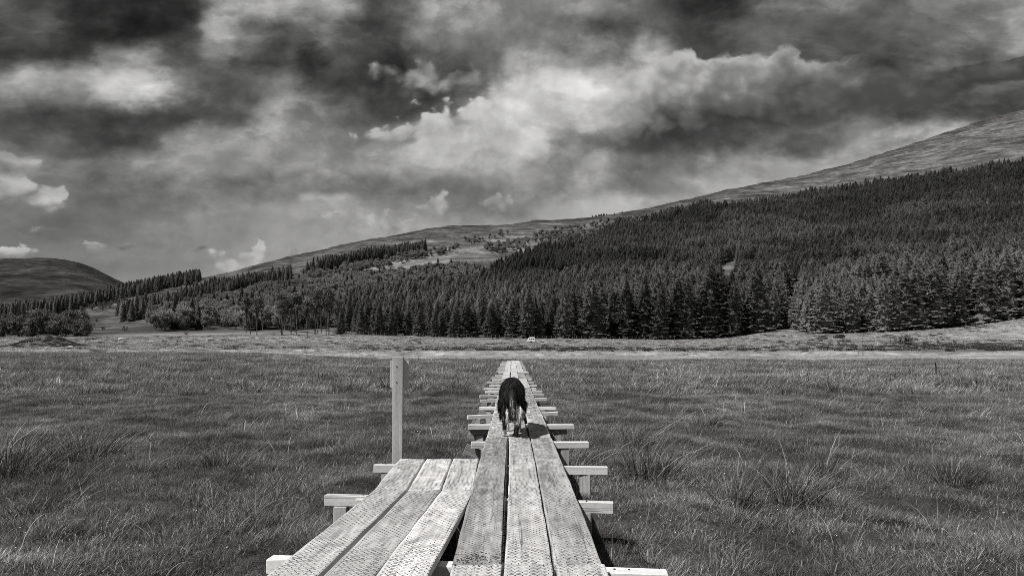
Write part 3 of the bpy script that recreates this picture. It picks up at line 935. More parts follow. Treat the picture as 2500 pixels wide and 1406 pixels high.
# ------------------------------------------------------------------ grass, rushes, tussocks
def blades(seed, n, rad, h0, h1, w, lean=(0.25, 0.05), droop=0.5, tone=(0.55, 1.45), pale=0.12, spread=0.5, seg=3):
    """a clump of curved blades; wind leans them to +x"""
    g = np.random.default_rng(seed)
    vs, fs, ts = [], [], []
    for i in range(n):
        rr = rad * math.sqrt(g.random()); a = g.uniform(0, 6.28)
        b0 = np.array((rr * math.cos(a), rr * math.sin(a), -0.03))
        h = g.uniform(h0, h1)
        out = np.array((math.cos(a), math.sin(a))) * spread * (rr / rad) * g.uniform(.3, 1.2)
        dirx = out[0] + lean[0] + g.normal() * .36; diry = out[1] + lean[1] + g.normal() * .36
        k_ = g.uniform(.3, 1.0) * droop
        fa = g.uniform(0, 3.14)
        w_ = w * (g.uniform(1.6, 2.4) if g.random() < .14 else g.uniform(.6, 1.2)); sx, sy = math.cos(fa) * w_, math.sin(fa) * w_
        tn = g.uniform(*tone)
        if g.random() < pale: tn = g.uniform(1.7, 3.4)
        b = len(vs)
        for s in range(seg + 1):
            q = s / seg
            x = b0[0] + dirx * h * q * (.6 + .4 * q) ; y = b0[1] + diry * h * q * (.6 + .4 * q)
            z = b0[2] + h * (q - k_ * q ** 2.6 * .6)
            wd = (1 - q) ** .7
            if s < seg:
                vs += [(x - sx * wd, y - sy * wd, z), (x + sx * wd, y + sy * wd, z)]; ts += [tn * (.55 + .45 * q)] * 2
            else:
                vs.append((x, y, z)); ts.append(tn * 1.1)
        for s in range(seg - 1):
            o_ = b + 2 * s
            fs += [(o_, o_ + 1, o_ + 3), (o_, o_ + 3, o_ + 2)]
        o_ = b + 2 * (seg - 1)
        fs.append((o_, o_ + 1, o_ + 2))
    return np.array(vs), np.array(fs), np.array(ts)


def blade_mat(name, base, var=0.5, trans=0.3, patch=True):
    m, kk = mat(name)
    oi = kk.new('ShaderNodeObjectInfo')
    t = kk.m('MULTIPLY', attr(kk), kk.m('ADD', 1 - var / 2, kk.m('MULTIPLY', oi.outputs['Random'], var)))
    if patch:
        n = kk.noise(kk.vm('MULTIPLY', oi.outputs['Location'], (1.0, 0.6, 0)), 1.3, 5, 0.65)
        t = kk.m('MULTIPLY', t, kk.rng(n, 0.32, 0.68, 0.36, 1.75))
        n2 = kk.noise(kk.vm('MULTIPLY', oi.outputs['Location'], (1.0, 0.6, 0)), 0.28, 3, 0.5)
        t = kk.m('MULTIPLY', t, kk.rng(n2, 0.35, 0.65, 0.72, 1.28))
    finish(kk, kk.m('MULTIPLY', t, base), 0.55, spec=0.3, trans=trans)
    return m


M_grass = blade_mat('bog grass', 0.205)
M_straw = blade_mat('bleached straw grass', 0.30, .4)
M_rush = blade_mat('dark rush', 0.135, .3, .15, False)
M_meadow = blade_mat('pale meadow tufts', 0.38, .6)
M_heath = blade_mat('dark heather tufts', 0.07, .4)


def lib(key, metas, m):
    c = bpy.data.collections.new('library ' + key)
    for i, d in enumerate(metas):
        me = mesh(key, d[0], d[1], False, d[2]); me.materials.append(m)
        c.objects.link(bpy.data.objects.new('%s source %02d' % (key, i), me))
    return c


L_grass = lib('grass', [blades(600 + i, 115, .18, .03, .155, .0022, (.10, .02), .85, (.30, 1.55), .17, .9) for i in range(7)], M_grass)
L_gfar = lib('grass far', [blades(620 + i, 90, .36, .06, .24, .0050, (.10, .02), .7, (.30, 1.55), .17, .8, seg=2) for i in range(5)], M_grass)
L_straw = lib('straw', [blades(640 + i, 40, .22, .22, .58, .0022, (.26, .0), .75, (.5, 1.4), .2, .7) for i in range(5)], M_straw)
L_mead = lib('meadow tuft', [blades(660 + i, 46, .8, .15, .45, .03, (.15, 0), .6, seg=2) for i in range(5)], M_meadow)
L_heath = lib('heath tuft', [blades(680 + i, 90, .6, .12, .5, .03, (.05, 0), .5, seg=2, pale=.02) for i in range(3)], M_heath)


def wedge(n, d0, d1, umax, seed):
    g = np.random.default_rng(seed)
    d = np.sqrt(g.uniform(d0 * d0, d1 * d1, n)); u = g.uniform(-umax, umax, n)
    return u * d, d, g


def deck_clear(x, y):
    """1 away from the boardwalks, small under them"""
    a = (np.abs(x - 0.07) < 0.50) & (y < 41)
    b = (x < -0.2) & (x > -1.25) & (y < 6.5)
    return ~(a | b)


def sow(name, libr, n, d0, d1, umax, seed, smin, smax, label, dens=None, cat='grass', low=0.45):
    x, y, g = wedge(n, d0, d1, umax, seed)
    k_ = np.ones(n, bool)
    if dens is not None: k_ &= g.random(n) < dens(x, y)
    x, y = x[k_], y[k_]
    m_ = len(x)
    s = g.uniform(smin, smax, m_) * np.where(deck_clear(x, y), 1, low)
    s = s * (1 + 0.55 * fbm(x / 1.6, y / 1.6, 3, 81))
    z = ground_z(x, y)
    return scatter(name, libr, np.stack([x, y, z], 1), g.normal(0, .45, m_), s, label, cat, g.integers(0, len(libr.objects), m_), tilt=g.normal(0, .10, (m_, 2)))


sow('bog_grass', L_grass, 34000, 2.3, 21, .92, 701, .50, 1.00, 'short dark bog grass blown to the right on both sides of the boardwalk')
sow('far_bog_grass', L_gfar, 34000, 19, 66, .90, 702, .8, 1.5, 'dark bog grass of the middle distance running to the pale flat', dens=lambda x, y: 1 - sstep(y, 52 + 14 * (x < -5), 62 + 14 * (x < -5)))
sow('straw_grass', L_straw, 5500, 3.0, 30, .90, 703, .30, .80, 'bleached straw-coloured grass standing above the bog', dens=lambda x, y: sstep(fbm(x / 2.2, y / 3.0, 3, 90), 0.10, 0.5) * .7 + .02, low=.25)
sow('far_straw_grass', L_straw, 9000, 26, 74, .88, 704, .7, 1.25, 'bleached grass along the far edge of the bog', dens=lambda x, y: np.where(x / y < -.12, .8, .25) * sstep(fbm(x / 7, y / 9, 3, 91), -.15, .25))
x, y, g = wedge(42000, 60, 250, .85, 705)
def low_dark(x, y):
    """dark wet ground: under the far bank and along the right-hand bank"""
    q = x / y * FPX + HX
    rd = sstep(q, 2080, 2200) * (1 - sstep(y, 150, 200)) * sstep(fbm(x / 22, y / 26, 3, 64), -0.35, 0.05)
    return np.maximum(rd, .75 * sstep(y, 108, 120) * (1 - sstep(y, 125, 160)) * sstep(q, 700, 1100))


k_ = (ground_z(x, y) > -1.0) & (g.random(len(x)) > .9 * low_dark(x, y))
x, y = x[k_], y[k_]
sz = g.uniform(.35, 1.0, len(x)) * (0.5 + 0.5 * sstep(y, 90, 140))
sz *= np.where(y < 100, .5, 1)
scatter('meadow_tufts', L_mead, np.stack([x, y, ground_z(x, y)], 1), g.uniform(0, 6, len(x)), sz, 'pale tufted grass of the flat and the meadow below the wood', 'grass', g.integers(0, 5, len(x)))
x, y, g = wedge(9000, 112, 245, .82, 706)
k_ = ((fbm(x / 12, y / 16, 3, 95) > .10) & ((x / y > .42) | (g.random(len(x)) < .35))) | (g.random(len(x)) < .8 * low_dark(x, y))
k_ &= y > 117
x, y = x[k_], y[k_]
scatter('heather_patches', L_heath, np.stack([x, y, ground_z(x, y)], 1), g.uniform(0, 6, len(x)), g.uniform(.5, 1.4, len(x)), 'low dark heather and rushes patching the meadow', 'heather', g.integers(0, 3, len(x)))

# single dead stalks and small pale flower heads
def stalks(seed):
    g = np.random.default_rng(seed)
    a = blades(seed, 6, .25, .28, .62, .0024, (.25, .0), 1.3, (1.2, 2.2), .3, 1.2, 6)
    vs, fs, ts = list(map(tuple, a[0])), list(map(tuple, a[1])), list(a[2])
    for i in range(7):
        c = np.array((g.normal() * .22, g.normal() * .22, g.uniform(.08, .20))); r_ = g.uniform(.003, .006); b = len(vs)
        for k_ in range(3):
            n_ = g.normal(size=3); n_ /= np.linalg.norm(n_); t1 = np.cross(n_, (.3, .5, .8)); t1 /= np.linalg.norm(t1); t2 = np.cross(n_, t1)
            b = len(vs); vs += [tuple(c + t1 * r_), tuple(c + t2 * r_), tuple(c - t1 * r_), tuple(c - t2 * r_)]
            fs += [(b, b + 1, b + 2), (b, b + 2, b + 3)]; ts += [2.6] * 4
    return np.array(vs), np.array(fs), np.array(ts)


L_stalk = lib('stalk', [stalks(760 + 3 * i) for i in range(6)], M_straw)
sow('dead_stalks', L_stalk, 1500, 2.8, 17, .85, 707, .6, 1.1, 'single bleached stalks and tiny pale flower heads dotted through the near grass', dens=lambda x, y: sstep(fbm(x / 1.8, y / 2.2, 3, 93), -.1, .5), low=.2)

# rush tussocks one can point at
def tussock(seed, h, w, n, dead):
    a = blades(seed, n, w * .5, h * .45, h, .0032, (.16, .02), .65, (.6, 1.2), .10, 1.0, 4)
    b = blades(seed + 1, dead, w * .5, h * .5, h * 1.25, .0034, (.42, .05), .75, (2.2, 3.6), .3, 1.0, 4)
    return a, b


TUSS = [
 (205,1120,.55,.75,'broad dark rush tussock with pale stems spilling left, left of the marker post'),
 (10,1165,.75,.8,'tall dark rush tussock cut by the left edge of the picture'),
 (560,1145,.34,.55,'small dark rush tussock with a bleached patch between left edge and side boardwalk'),
 (110,1250,.30,.55,'low dark tussock in the lower left grass'),
 (1585,1170,.62,.55,'upright rush tussock with tall pale stems right of the boardwalk'),
 (1550,1100,.50,.35,'narrow clump of pale stems behind the upright tussock right of the boardwalk'),
 (1940,1235,.48,.4,'dark pointed rush tussock in the middle of the right-hand bog'),
 (1800,1245,.45,.4,'sparse pale-stemmed tussock left of the dark pointed one'),
 (2010,1170,.55,.25,'thin pair of bleached reed stems in the right-hand bog'),
 (2340,1200,.45,.35,'sparse bleached reed stems near the right edge'),
 (60,935,.50,.9,'wide dark rush clump at the far left of the bog'),
 (240,872,.85,1.3,'dark rush clump breaking the left horizon of the bog'),
 (1755,891,.45,.9,'small dark rush clump on the pale edge of the bog'),
 (2028,906,.60,1.1,'largest dark rush clump on the far right bog edge'),
 (2132,918,.42,.9,'low dark rush clump right of the largest far one'),
 (1990,886,.30,.8,'tiny dark rush clump beyond the largest far one'),
 (2470,930,.5,.9,'dark rush clump at the far right edge of the bog'),
 (1400,915,.4,.6,'dark low clump just right of the far boardwalk'),
 (2020,1010,.3,.5,'round dark tussock in the middle of the right bog'),
 (1725,1045,.3,.5,'dark spreading tussock left in the right bog'),
 (850,960,.55,.8,'straw-crowned tussock left of the marker post'),
 (1560,965,.6,.7,'straw-crowned tussock right of the boardwalk beyond the dog'),
 (1120,960,.55,.7,'straw-crowned tussock between marker post and dog'),
]
for i, (px, py, h, w, lab) in enumerate(TUSS):
    d = CAM[2] * FPX / (py - HY)
    u_ = (px - HX) / FPX
    straw = 'straw' in lab
    big = max(1.0, d / 14)
    a, b = tussock(800 + 3 * i, h, w, int(330 * (w / .6)), int((90 if straw else 46) * (w / .6)))
    for q_ in (a, b):
        if big > 1.2:      # keep far stems as wide as the eye still sees
            pass
    e = bpy.data.objects.new('rush_tussock', None); e.location = (u_ * d, d, float(ground_z(u_ * d, d)) + .02)
    e.empty_display_size = .2
    COL.objects.link(e); tag(e, lab, 'tussock', 'rush tussocks in the bog')
    ma = mesh('green stems', a[0], a[1], False, a[2]); mb_ = mesh('dead stems', b[0], b[1], False, b[2])
    obj('green_stems', ma, e, M_rush); obj('dead_stems', mb_, e, M_rush)
# ------------------------------------------------------------------ boardwalk
DECK = 0.40            # top of the planks
TH_P = 0.042           # plank thickness


def wood_mat(name, base, dirt=0.5, axis='Y'):
    m, kk = mat(name)
    P = opos(kk)
    if axis != 'Y':                    # grain follows the long side of the timber
        x_, y_, z_ = kk.sep(P)
        P = kk.xyz(y_, x_, z_) if axis == 'X' else kk.xyz(x_, z_, y_)
    oi = kk.new('ShaderNodeObjectInfo')
    off = kk.vm('ADD', P, kk.vm('SCALE', kk.xyz(1.7, 9.1, 4.3), scale=kk.m('MULTIPLY', oi.outputs['Random'], 40.0)))
    grain = kk.noise(kk.vm('MULTIPLY', off, (34.0, 1.3, 34.0)), 1.0, 6, 0.6, 0.3)
    ring = kk.noise(kk.vm('MULTIPLY', off, (9.0, 0.45, 9.0)), 1.0, 3, 0.5, 1.2)
    stain = kk.noise(kk.vm('MULTIPLY', off, (7.0, 1.1, 7.0)), 1.0, 7, 0.66, 0.3)
    fleck = kk.noise(off, 60.0, 4, 0.7)
    t = kk.m('MULTIPLY', kk.rng(grain, 0.3, 0.7, 0.82, 1.14), kk.rng(ring, 0.3, 0.7, 0.88, 1.10))
    crack = kk.noise(kk.vm('MULTIPLY', off, (26.0, 0.55, 26.0)), 1.0, 2, 0.5, 0.4)
    t = kk.m('MULTIPLY', t, kk.rng(kk.m('ABSOLUTE', kk.m('SUBTRACT', crack, 0.62)), 0.004, 0.018, 0.45, 1.0))
    t = kk.m('MULTIPLY', t, kk.rng(stain, 0.42, 0.66, 1.0, 1.0 - dirt))
    t = kk.m('MULTIPLY', t, kk.rng(fleck, 0.35, 0.7, 0.84, 1.12))
    t = kk.m('MULTIPLY', t, kk.m('ADD', 0.80, kk.m('MULTIPLY', oi.outputs['Random'], 0.36)))
    knot = kk.new('ShaderNodeTexVoronoi', feature='F1')
    kk.put(knot.inputs['Vector'], kk.vm('MULTIPLY', off, (4.5, 1.5, 4.5))); knot.inputs['Scale'].default_value = 1.0
    t = kk.m('MULTIPLY', t, kk.rng(knot.outputs['Distance'], 0.045, 0.085, 0.5, 1.0, smooth=True))
    finish(kk, kk.m('MULTIPLY', t, base), kk.rng(grain, 0.3, 0.7, 0.62, 0.85), bump=kk.m('ADD', kk.m('MULTIPLY', grain, 0.6), kk.m('MULTIPLY', fleck, 0.4)), bstr=0.55, bdist=0.003, spec=0.22)
    return m


M_plank = wood_mat('weathered plank', 0.64, 0.30)
M_plank2 = wood_mat('cleaner plank', 0.74, 0.22)
M_plank3 = wood_mat('stained plank', 0.46, 0.6)
M_beam = wood_mat('sawn beam', 0.74, 0.12, 'X')
M_post = wood_mat('sawn post', 0.46, 0.2, 'Z')
M_brace = wood_mat('sawn brace', 0.40, 0.2, 'X')
wm, kk = mat('rusted wire')
finish(kk, kk.m('MULTIPLY', kk.rng(kk.noise(opos(kk), 9.0, 4, 0.6), 0.3, 0.7, 0.4, 1.7), 0.065), 0.6, spec=0.3)
M_wire = wm
mm, kk = mat('moss and grit')
finish(kk, kk.m('MULTIPLY', kk.rng(kk.noise(opos(kk), 30, 4, .6), .3, .7, .4, 1.5), 0.05), 0.95, bump=kk.noise(opos(kk), 80, 4, .6), bstr=.8, bdist=.01, spec=.1)
M_moss = mm
nm, kk = mat('nail heads')
finish(kk, 0.10, 0.45, spec=.5, metallic=.6)
M_nail = nm


def plank_mesh(seed, L, W_, T=TH_P):
    """a board lying along +Y, top at z=0, worn edges, slight bow and cup"""
    g = np.random.default_rng(seed)
    ny = max(6, int(L / 0.14)); xs = np.array([-.5, -.47, -.40, 0, .40, .47, .5]) * W_
    bow = g.normal(0, .006); sag = g.normal(0, .004)
    rows = []
    for j in range(ny + 1):
        q = j / ny; y = q * L
        e0 = .004 * perlin(y * 3.1, seed * 1.3, 1); e1 = .004 * perlin(y * 3.1, seed * 2.7, 2)
        for side in (0, 1):       # top, bottom
            for i, x in enumerate(xs):
                z = 0 if side == 0 else -T
                if side == 0:
                    z += -.0035 if i in (0, 6) else -.0008 if i in (1, 5) else 0
                    z += -.0022 * (1 - abs(x) / (W_ / 2)) + .0012 * perlin(x * 40, y * 7, seed)
                xx = x + (e0 if i < 3 else e1 if i > 3 else 0) + bow * 4 * q * (1 - q)
                yy = y + (.004 * perlin(x * 25, seed * .7, 4) if j in (0, ny) else 0)
                rows.append((xx, yy, z + sag * 4 * q * (1 - q)))
    n = len(xs)
    f = []
    for j in range(ny):
        a = j * 2 * n; b = (j + 1) * 2 * n
        for i in range(n - 1):
            f.append((a + i, a + i + 1, b + i + 1, b + i))
            f.append((a + n + i, b + n + i, b + n + i + 1, a + n + i + 1))
        f.append((a, b, b + n, a + n)); f.append((a + n - 1, a + 2 * n - 1, b + 2 * n - 1, b + n - 1))
    for a, flip in ((0, False), (ny * 2 * n, True)):
        for i in range(n - 1):
            q = (a + i, a + n + i, a + n + i + 1, a + i + 1)
            f.append(q[::-1] if flip else q)
    return mesh('plank', rows, f)


def plank_surface(seed, L, W_, x, y):
    g = np.random.default_rng(seed)
    bow = g.normal(0, .006); sag = g.normal(0, .004); q = np.clip(y / L, 0, 1)
    e = np.abs(x) / (W_ / 2)
    z = -.0022 * (1 - e) + .0012 * perlin(x * 40, y * 7, seed) - .0008 * sstep(e, .8, .95) - .0027 * sstep(e, .94, 1.0)
    return x + bow * 4 * q * (1 - q), z + sag * 4 * q * (1 - q)


def hex_wire(W_, L, seed, cell=.030, wr=.0007, full=None):
    """hexagonal netting stapled over a board: thin ridged wires"""
    g = np.random.default_rng(seed)
    w = cell; hh = cell * .62             # cell width across, pitch along
    segs = []
    ny = int(L / (2 * hh)) + 1; nx = int(W_ / w) + 1
    wob = lambda x, y: (x + .004 * perlin(x * 9, y * 6, seed), y + .006 * perlin(x * 6, y * 4, seed + 1))
    for j in range(ny * 2):
        y0 = j * hh
        ox = 0 if j % 2 == 0 else w / 2
        for i in range(-1, nx + 1):
            x0 = -W_ / 2 + i * w + ox
            a = (x0, y0); b = (x0, y0 + hh * .42)             # twisted part, along the board
            c = (x0 - w / 2, y0 + hh); d_ = (x0 + w / 2, y0 + hh)
            for p, q, k_ in ((a, b, 1.7), (b, c, 1.0), (b, d_, 1.0)):
                if q[1] < L and min(abs(p[0]), abs(q[0])) < W_ / 2:
                    h_ = W_ / 2
                    if abs(q[0]) > h_:
                        s_ = (h_ - abs(p[0])) / (abs(q[0]) - abs(p[0])); q = (math.copysign(h_, q[0]), p[1] + (q[1] - p[1]) * s_)
                    elif abs(p[0]) > h_: continue
                    segs.append((wob(*p), wob(*q), k_))
    if not segs: return None
    A = np.array([s[0] for s in segs]); B = np.array([s[1] for s in segs]); K = np.array([s[2] for s in segs])
    D_ = B - A; D_ /= np.linalg.norm(D_, axis=1)[:, None]
    N = np.stack([-D_[:, 1], D_[:, 0]], 1) * (wr * K)[:, None]
    keep_ = perlin(A[:, 0] * 7 + 5, A[:, 1] * 3.3, seed + 9) > -.62          # trodden away here and there
    A, B, K, N = A[keep_], B[keep_], K[keep_], N[keep_]
    full = full or L
    ax, az = plank_surface(seed, full, W_, A[:, 0], A[:, 1]); bx, bz = plank_surface(seed, full, W_, B[:, 0], B[:, 1])
    A[:, 0] = ax; B[:, 0] = bx
    rise = .0008 + .0009 * np.abs(perlin(A[:, 0] * 11, A[:, 1] * 8, seed + 3))
    v = np.stack([np.c_[A - N, az - .0004], np.c_[A, az + rise], np.c_[A + N, az - .0004],
                  np.c_[B - N, bz - .0004], np.c_[B, bz + rise], np.c_[B + N, bz - .0004]], 1).reshape(-1, 3)
    b = np.arange(len(A))[:, None] * 6
    f = np.concatenate([b + np.array([0, 1, 4, 3]), b + np.array([1, 2, 5, 4])])
    return mesh('wire_netting', v, f)


def litter(seed, W_, n, size=.010):
    """moss and grit caught in the netting"""
    g = np.random.default_rng(seed)
    vs, fs = [], []
    for i in range(n):
        c = np.array((g.uniform(-.48, .48) * W_, g.normal(0, .05), .002)); s = size * g.uniform(.4, 1.2)
        b = len(vs)
        for a in range(5):
            t = a * 1.257 + g.uniform(-.3, .3); vs.append(c + np.array((math.cos(t) * s, math.sin(t) * s * .8, -.003)))
        vs.append(c + np.array((0, 0, s * .22)))
        for a in range(5): fs.append((b + a, b + (a + 1) % 5, b + 5))
    return mesh('moss', vs, np.array(fs))


walk = obj('boardwalk', None, label='long three-plank timber boardwalk running straight towards the hillside', cat='boardwalk')
PL = [(-.170, .233), (.077, .226), (.322, .232)]       # centre and width of the three lines of planks
joints = [0.9, 3.28, 7.68, 11.9, 16.2, 20.4, 24.7, 29.0, 33.2, 37.5, 41.0]
for c, (xc, wd) in enumerate(PL):
    for j in range(len(joints) - 1):
        y0 = joints[j] + .004 + (rng.normal(0, .012) if j else 0); y1 = joints[j + 1] - .004
        m_ = M_plank2 if c == 1 and j < 4 else (M_plank3 if (c, j) in ((0, 1), (2, 1), (0, 4), (2, 5)) else M_plank)
        sd = 900 + c * 40 + j
        o = obj('plank', plank_mesh(sd, y1 - y0, wd), walk, m_)
        o.location = (xc + rng.normal(0, .004 + .0006 * j), y0, DECK + rng.normal(0, .0025))
        o.rotation_euler = (rng.normal(0, .0006), rng.normal(0, .010), rng.normal(0, .0012))
        if j <= 3:
            hw = hex_wire(wd, y1 - y0, sd, .032 + .002 * c, .0014 if j < 2 else .0008)
            n_ = obj('wire_netting', hw, o, M_wire); n_['kind'] = 'stuff'
        if j in (1, 2, 3):
            l = obj('moss', litter(sd, wd, 110 if (c, j) == (0, 1) else 14, .0065), o, M_moss); l.location = (0, .08, 0); l['kind'] = 'stuff'

# rolled netting showing in the gaps between the planks
for gx_ in (-.0445, .198):
    mb = MB()
    y_ = 1.0
    while y_ < 9.0:
        z_ = DECK - .012 + rng.uniform(-.004, .003)
        mb.tube([(gx_ - .009, y_, z_ - .004), (gx_, y_ + .007, z_ + .004), (gx_ + .009, y_ + .013, z_ - .004)], .0011, 4, False)
        y_ += .017
    obj('wire_coil', mb.mesh('wire coil'), walk, M_wire)['kind'] = 'stuff'

BT = DECK - TH_P - .001         # top of the cross beams
BEAMS = [  # left end x, right end x, y at left, y at right, height, depth, lower beam?
 (-1.25, .752, 3.52, 3.30, .075, .085, 0), (-1.36, .707, 4.98, 4.76, .078, .060, 0), (-1.257, .863, 6.22, 6.16, .075, .050, 0),
 (-.456, .864, 7.62, 7.72, .070, .085, 0), (-.590, .837, 9.22, 9.30, .062, .150, 1), (-.680, .726, 10.42, 10.9, .060, .060, 0),
 (-.564, .757, 11.85, 11.8, .060, .060, 0), (-.610, .685, 13.3, 13.6, .060, .060, 0), (-.680, .697, 14.4, 14.9, .060, .060, 0),
 (-.62, .70, 15.7, 15.8, .06, .06, 0), (-.70, .605, 16.9, 16.8, .06, .06, 0), (-.60, .66, 18.1, 18.2, .06, .06, 0), (-.72, .62, 19.4, 19.5, .06, .06, 0),
 (-.60, .60, 20.8, 20.9, .06, .06, 0), (-.66, .64, 22.1, 22.3, .06, .06, 0), (-.58, .60, 23.6, 23.7, .06, .06, 0), (-.495, .62, 25.6, 25.7, .05, .55, 0),
 (-.62, .58, 27.3, 27.3, .06, .07, 0), (-.60, .60, 28.9, 28.9, .06, .07, 0), (-.64, .60, 30.6, 30.7, .06, .07, 0), (-.60, .62, 32.4, 32.4, .06, .07, 0),
 (-.60, .60, 34.4, 34.4, .06, .07, 0), (-.62, .60, 36.4, 36.4, .06, .07, 0), (-.60, .60, 38.6, 38.6, .06, .07, 0), (-.60, .60, 40.7, 40.7, .06, .07, 0),
]


def timber(L, D_, H_, bev=.004):
    mb = MB(); mb.box(0, L, -D_ / 2, D_ / 2, -H_, 0)
    return mb.mesh('timber', bevel=bev)


for i, (xl, xr, yl, yr, hh, dp, low) in enumerate(BEAMS):
    L = math.hypot(xr - xl, yr - yl)
    o = obj('cross_beam', timber(L, dp, hh), walk, M_beam)
    o.location = (xl, yl, BT + rng.normal(0, .001)); o.rotation_euler = (0, rng.normal(0, .004), math.atan2(yr - yl, xr - xl))
    if low:
        o = obj('lower_beam', timber(L * .93, .06, .075), walk, M_brace)
        o.location = (xl + .01, yl + .02, BT - hh - .002); o.rotation_euler = (0, 0, math.atan2(yr - yl, xr - xl))
    legs = [xr - (.20 if i in (1, 2) else .27 if i == 3 else .22)] + ([xl + .16] if i > 2 else [xl + .12, -.35])
    for lx in legs:
        t_ = (lx - xl) / (xr - xl); ly = yl + (yr - yl) * t_
        lw = .095 if i < 5 else .08
        gz = float(ground_z(lx, ly)) - .25
        top = BT - hh - .002 - (.077 if low else 0)
        mb = MB(); mb.box(-lw / 2, lw / 2, -lw / 2, lw / 2, gz - top, 0)
        o = obj('leg', mb.mesh('leg', bevel=.004), walk, M_post)
        o.location = (lx, ly + rng.uniform(-.01, .03), top); o.rotation_euler = (rng.normal(0, .015), rng.normal(0, .02), rng.normal(0, .08))
# leaning side boards bracing the legs on the left
for bx_, by_, ang, ln in ((-.505, 7.70, .42, .30), (-.575, 9.32, .36, .32), (-.60, 10.56, .35, .30), (-.56, 12.0, .4, .26), (-.58, 13.5, .4, .26)):
    mb = MB(); mb.box(0, ln, -.014, .014, -.115, 0)
    o = obj('brace_board', mb.mesh('brace', bevel=.002), walk, M_brace)
    o.location = (bx_, by_, .325 if by_ < 8 else .285); o.rotation_euler = (.10, ang, .05)
# nail heads on the near beams' tops
mb = MB()
mb.tube([(0, 0, -.002), (0, 0, .002)], .006, 8)
nme = mb.mesh('nail'); nme.materials.append(M_nail)
for bi, xs_ in ((0, (.50, .57, -.98, -.92, -.42)), (1, (-1.08, -1.03, .52)), (2, (.55, .60, -1.15))):
    xl, xr, yl, yr, hh, dp, low = BEAMS[bi]
    for x_ in xs_:
        o = obj('nail', nme, walk); o.location = (x_, yl + (yr - yl) * (x_ - xl) / (xr - xl) + rng.uniform(-.015, .015), BT + .001)

# ------------------------------------------------------------------ short side boardwalk
side = obj('side_boardwalk', None, label='short three-plank passing platform left of the long boardwalk, in two kinked lengths', cat='boardwalk')
for s_, (xc0, yc0, xc1, yc1, zz) in enumerate([(-.775, 2.35, -.634, 4.96, DECK + .012), (-.638, 4.93, -.668, 6.27, DECK)]):
    a = math.atan2(-(xc1 - xc0), yc1 - yc0)
    L = math.hypot(xc1 - xc0, yc1 - yc0)
    for c in range(3):
        off = (c - 1) * .247
        ln = L + [.012, 0, -.015][c]
        o = obj('plank', plank_mesh(1300 + s_ * 10 + c, ln, .226), side, [M_plank, M_plank2, M_plank2][c] if s_ else [M_plank2, M_plank, M_plank2][c])
        o.location = (xc0 + off * math.cos(a), yc0 + off * math.sin(a), zz + rng.normal(0, .002))
        o.rotation_euler = (-.012 if s_ == 0 else 0, rng.normal(0, .01), a)
        if s_ == 0: o.location.z += .020
        hw = hex_wire(.226, ln, 1300 + s_ * 10 + c, .034, .0015)
        n_ = obj('wire_netting', hw, o, M_wire); n_['kind'] = 'stuff'
o = obj('packing_block', timber(.16, .05, .045), side, M_beam); o.location = (-1.10, 4.80, DECK - .035)

# ------------------------------------------------------------------ marker post with a board on its far side
post = obj('marker_post', None, label='square timber marker post with a small board fixed behind, beside the side boardwalk', cat='post')
post.location = (-1.085, 6.47, 0)
mb = MB(); mb.box(-.0485, .0485, -.048, .048, -.3, 1.325)
o = obj('post', mb.mesh('post', bevel=.003), post, M_post); o.rotation_euler = (0, R(.35), R(3))
mb = MB(); mb.box(-.080, .100, .051, .073, 1.032, 1.292)
obj('board', mb.mesh('board', bevel=.002), post, M_post)
for z_ in (1.09, 1.24):
    mb = MB(); mb.tube([(.0, -.047, z_), (.0, -.053, z_)], .006, 8); obj('bolt', mb.mesh('bolt'), post, M_nail)
# ------------------------------------------------------------------ the dog, walking away along the planks
def ell(c, r, rot=None, n=12):
    bm = bmesh.new()
    bmesh.ops.create_uvsphere(bm, u_segments=n * 2, v_segments=n, radius=1)
    M = Matrix.Translation(c) @ (rot.to_matrix().to_4x4() if rot else Matrix()) @ Matrix.Diagonal((*r, 1))
    bmesh.ops.transform(bm, matrix=M, verts=bm.verts)
    return bm


def limb(pts, rad, n=12):
    mb = MB()
    P = []; Rr = []
    for i in range(len(pts) - 1):
        for q in (0, .25, .5, .75):
            t = q * q * (3 - 2 * q)
            P.append(Vector(pts[i]).lerp(Vector(pts[i + 1]), q)); Rr.append(rad[i] * (1 - t) + rad[i + 1] * t)
    P.append(Vector(pts[-1])); Rr.append(rad[-1])
    mb.tube(P, Rr, n)
    bm = bmesh.new(); me = mb.mesh('limb'); bm.from_mesh(me); bpy.data.meshes.remove(me)
    return bm


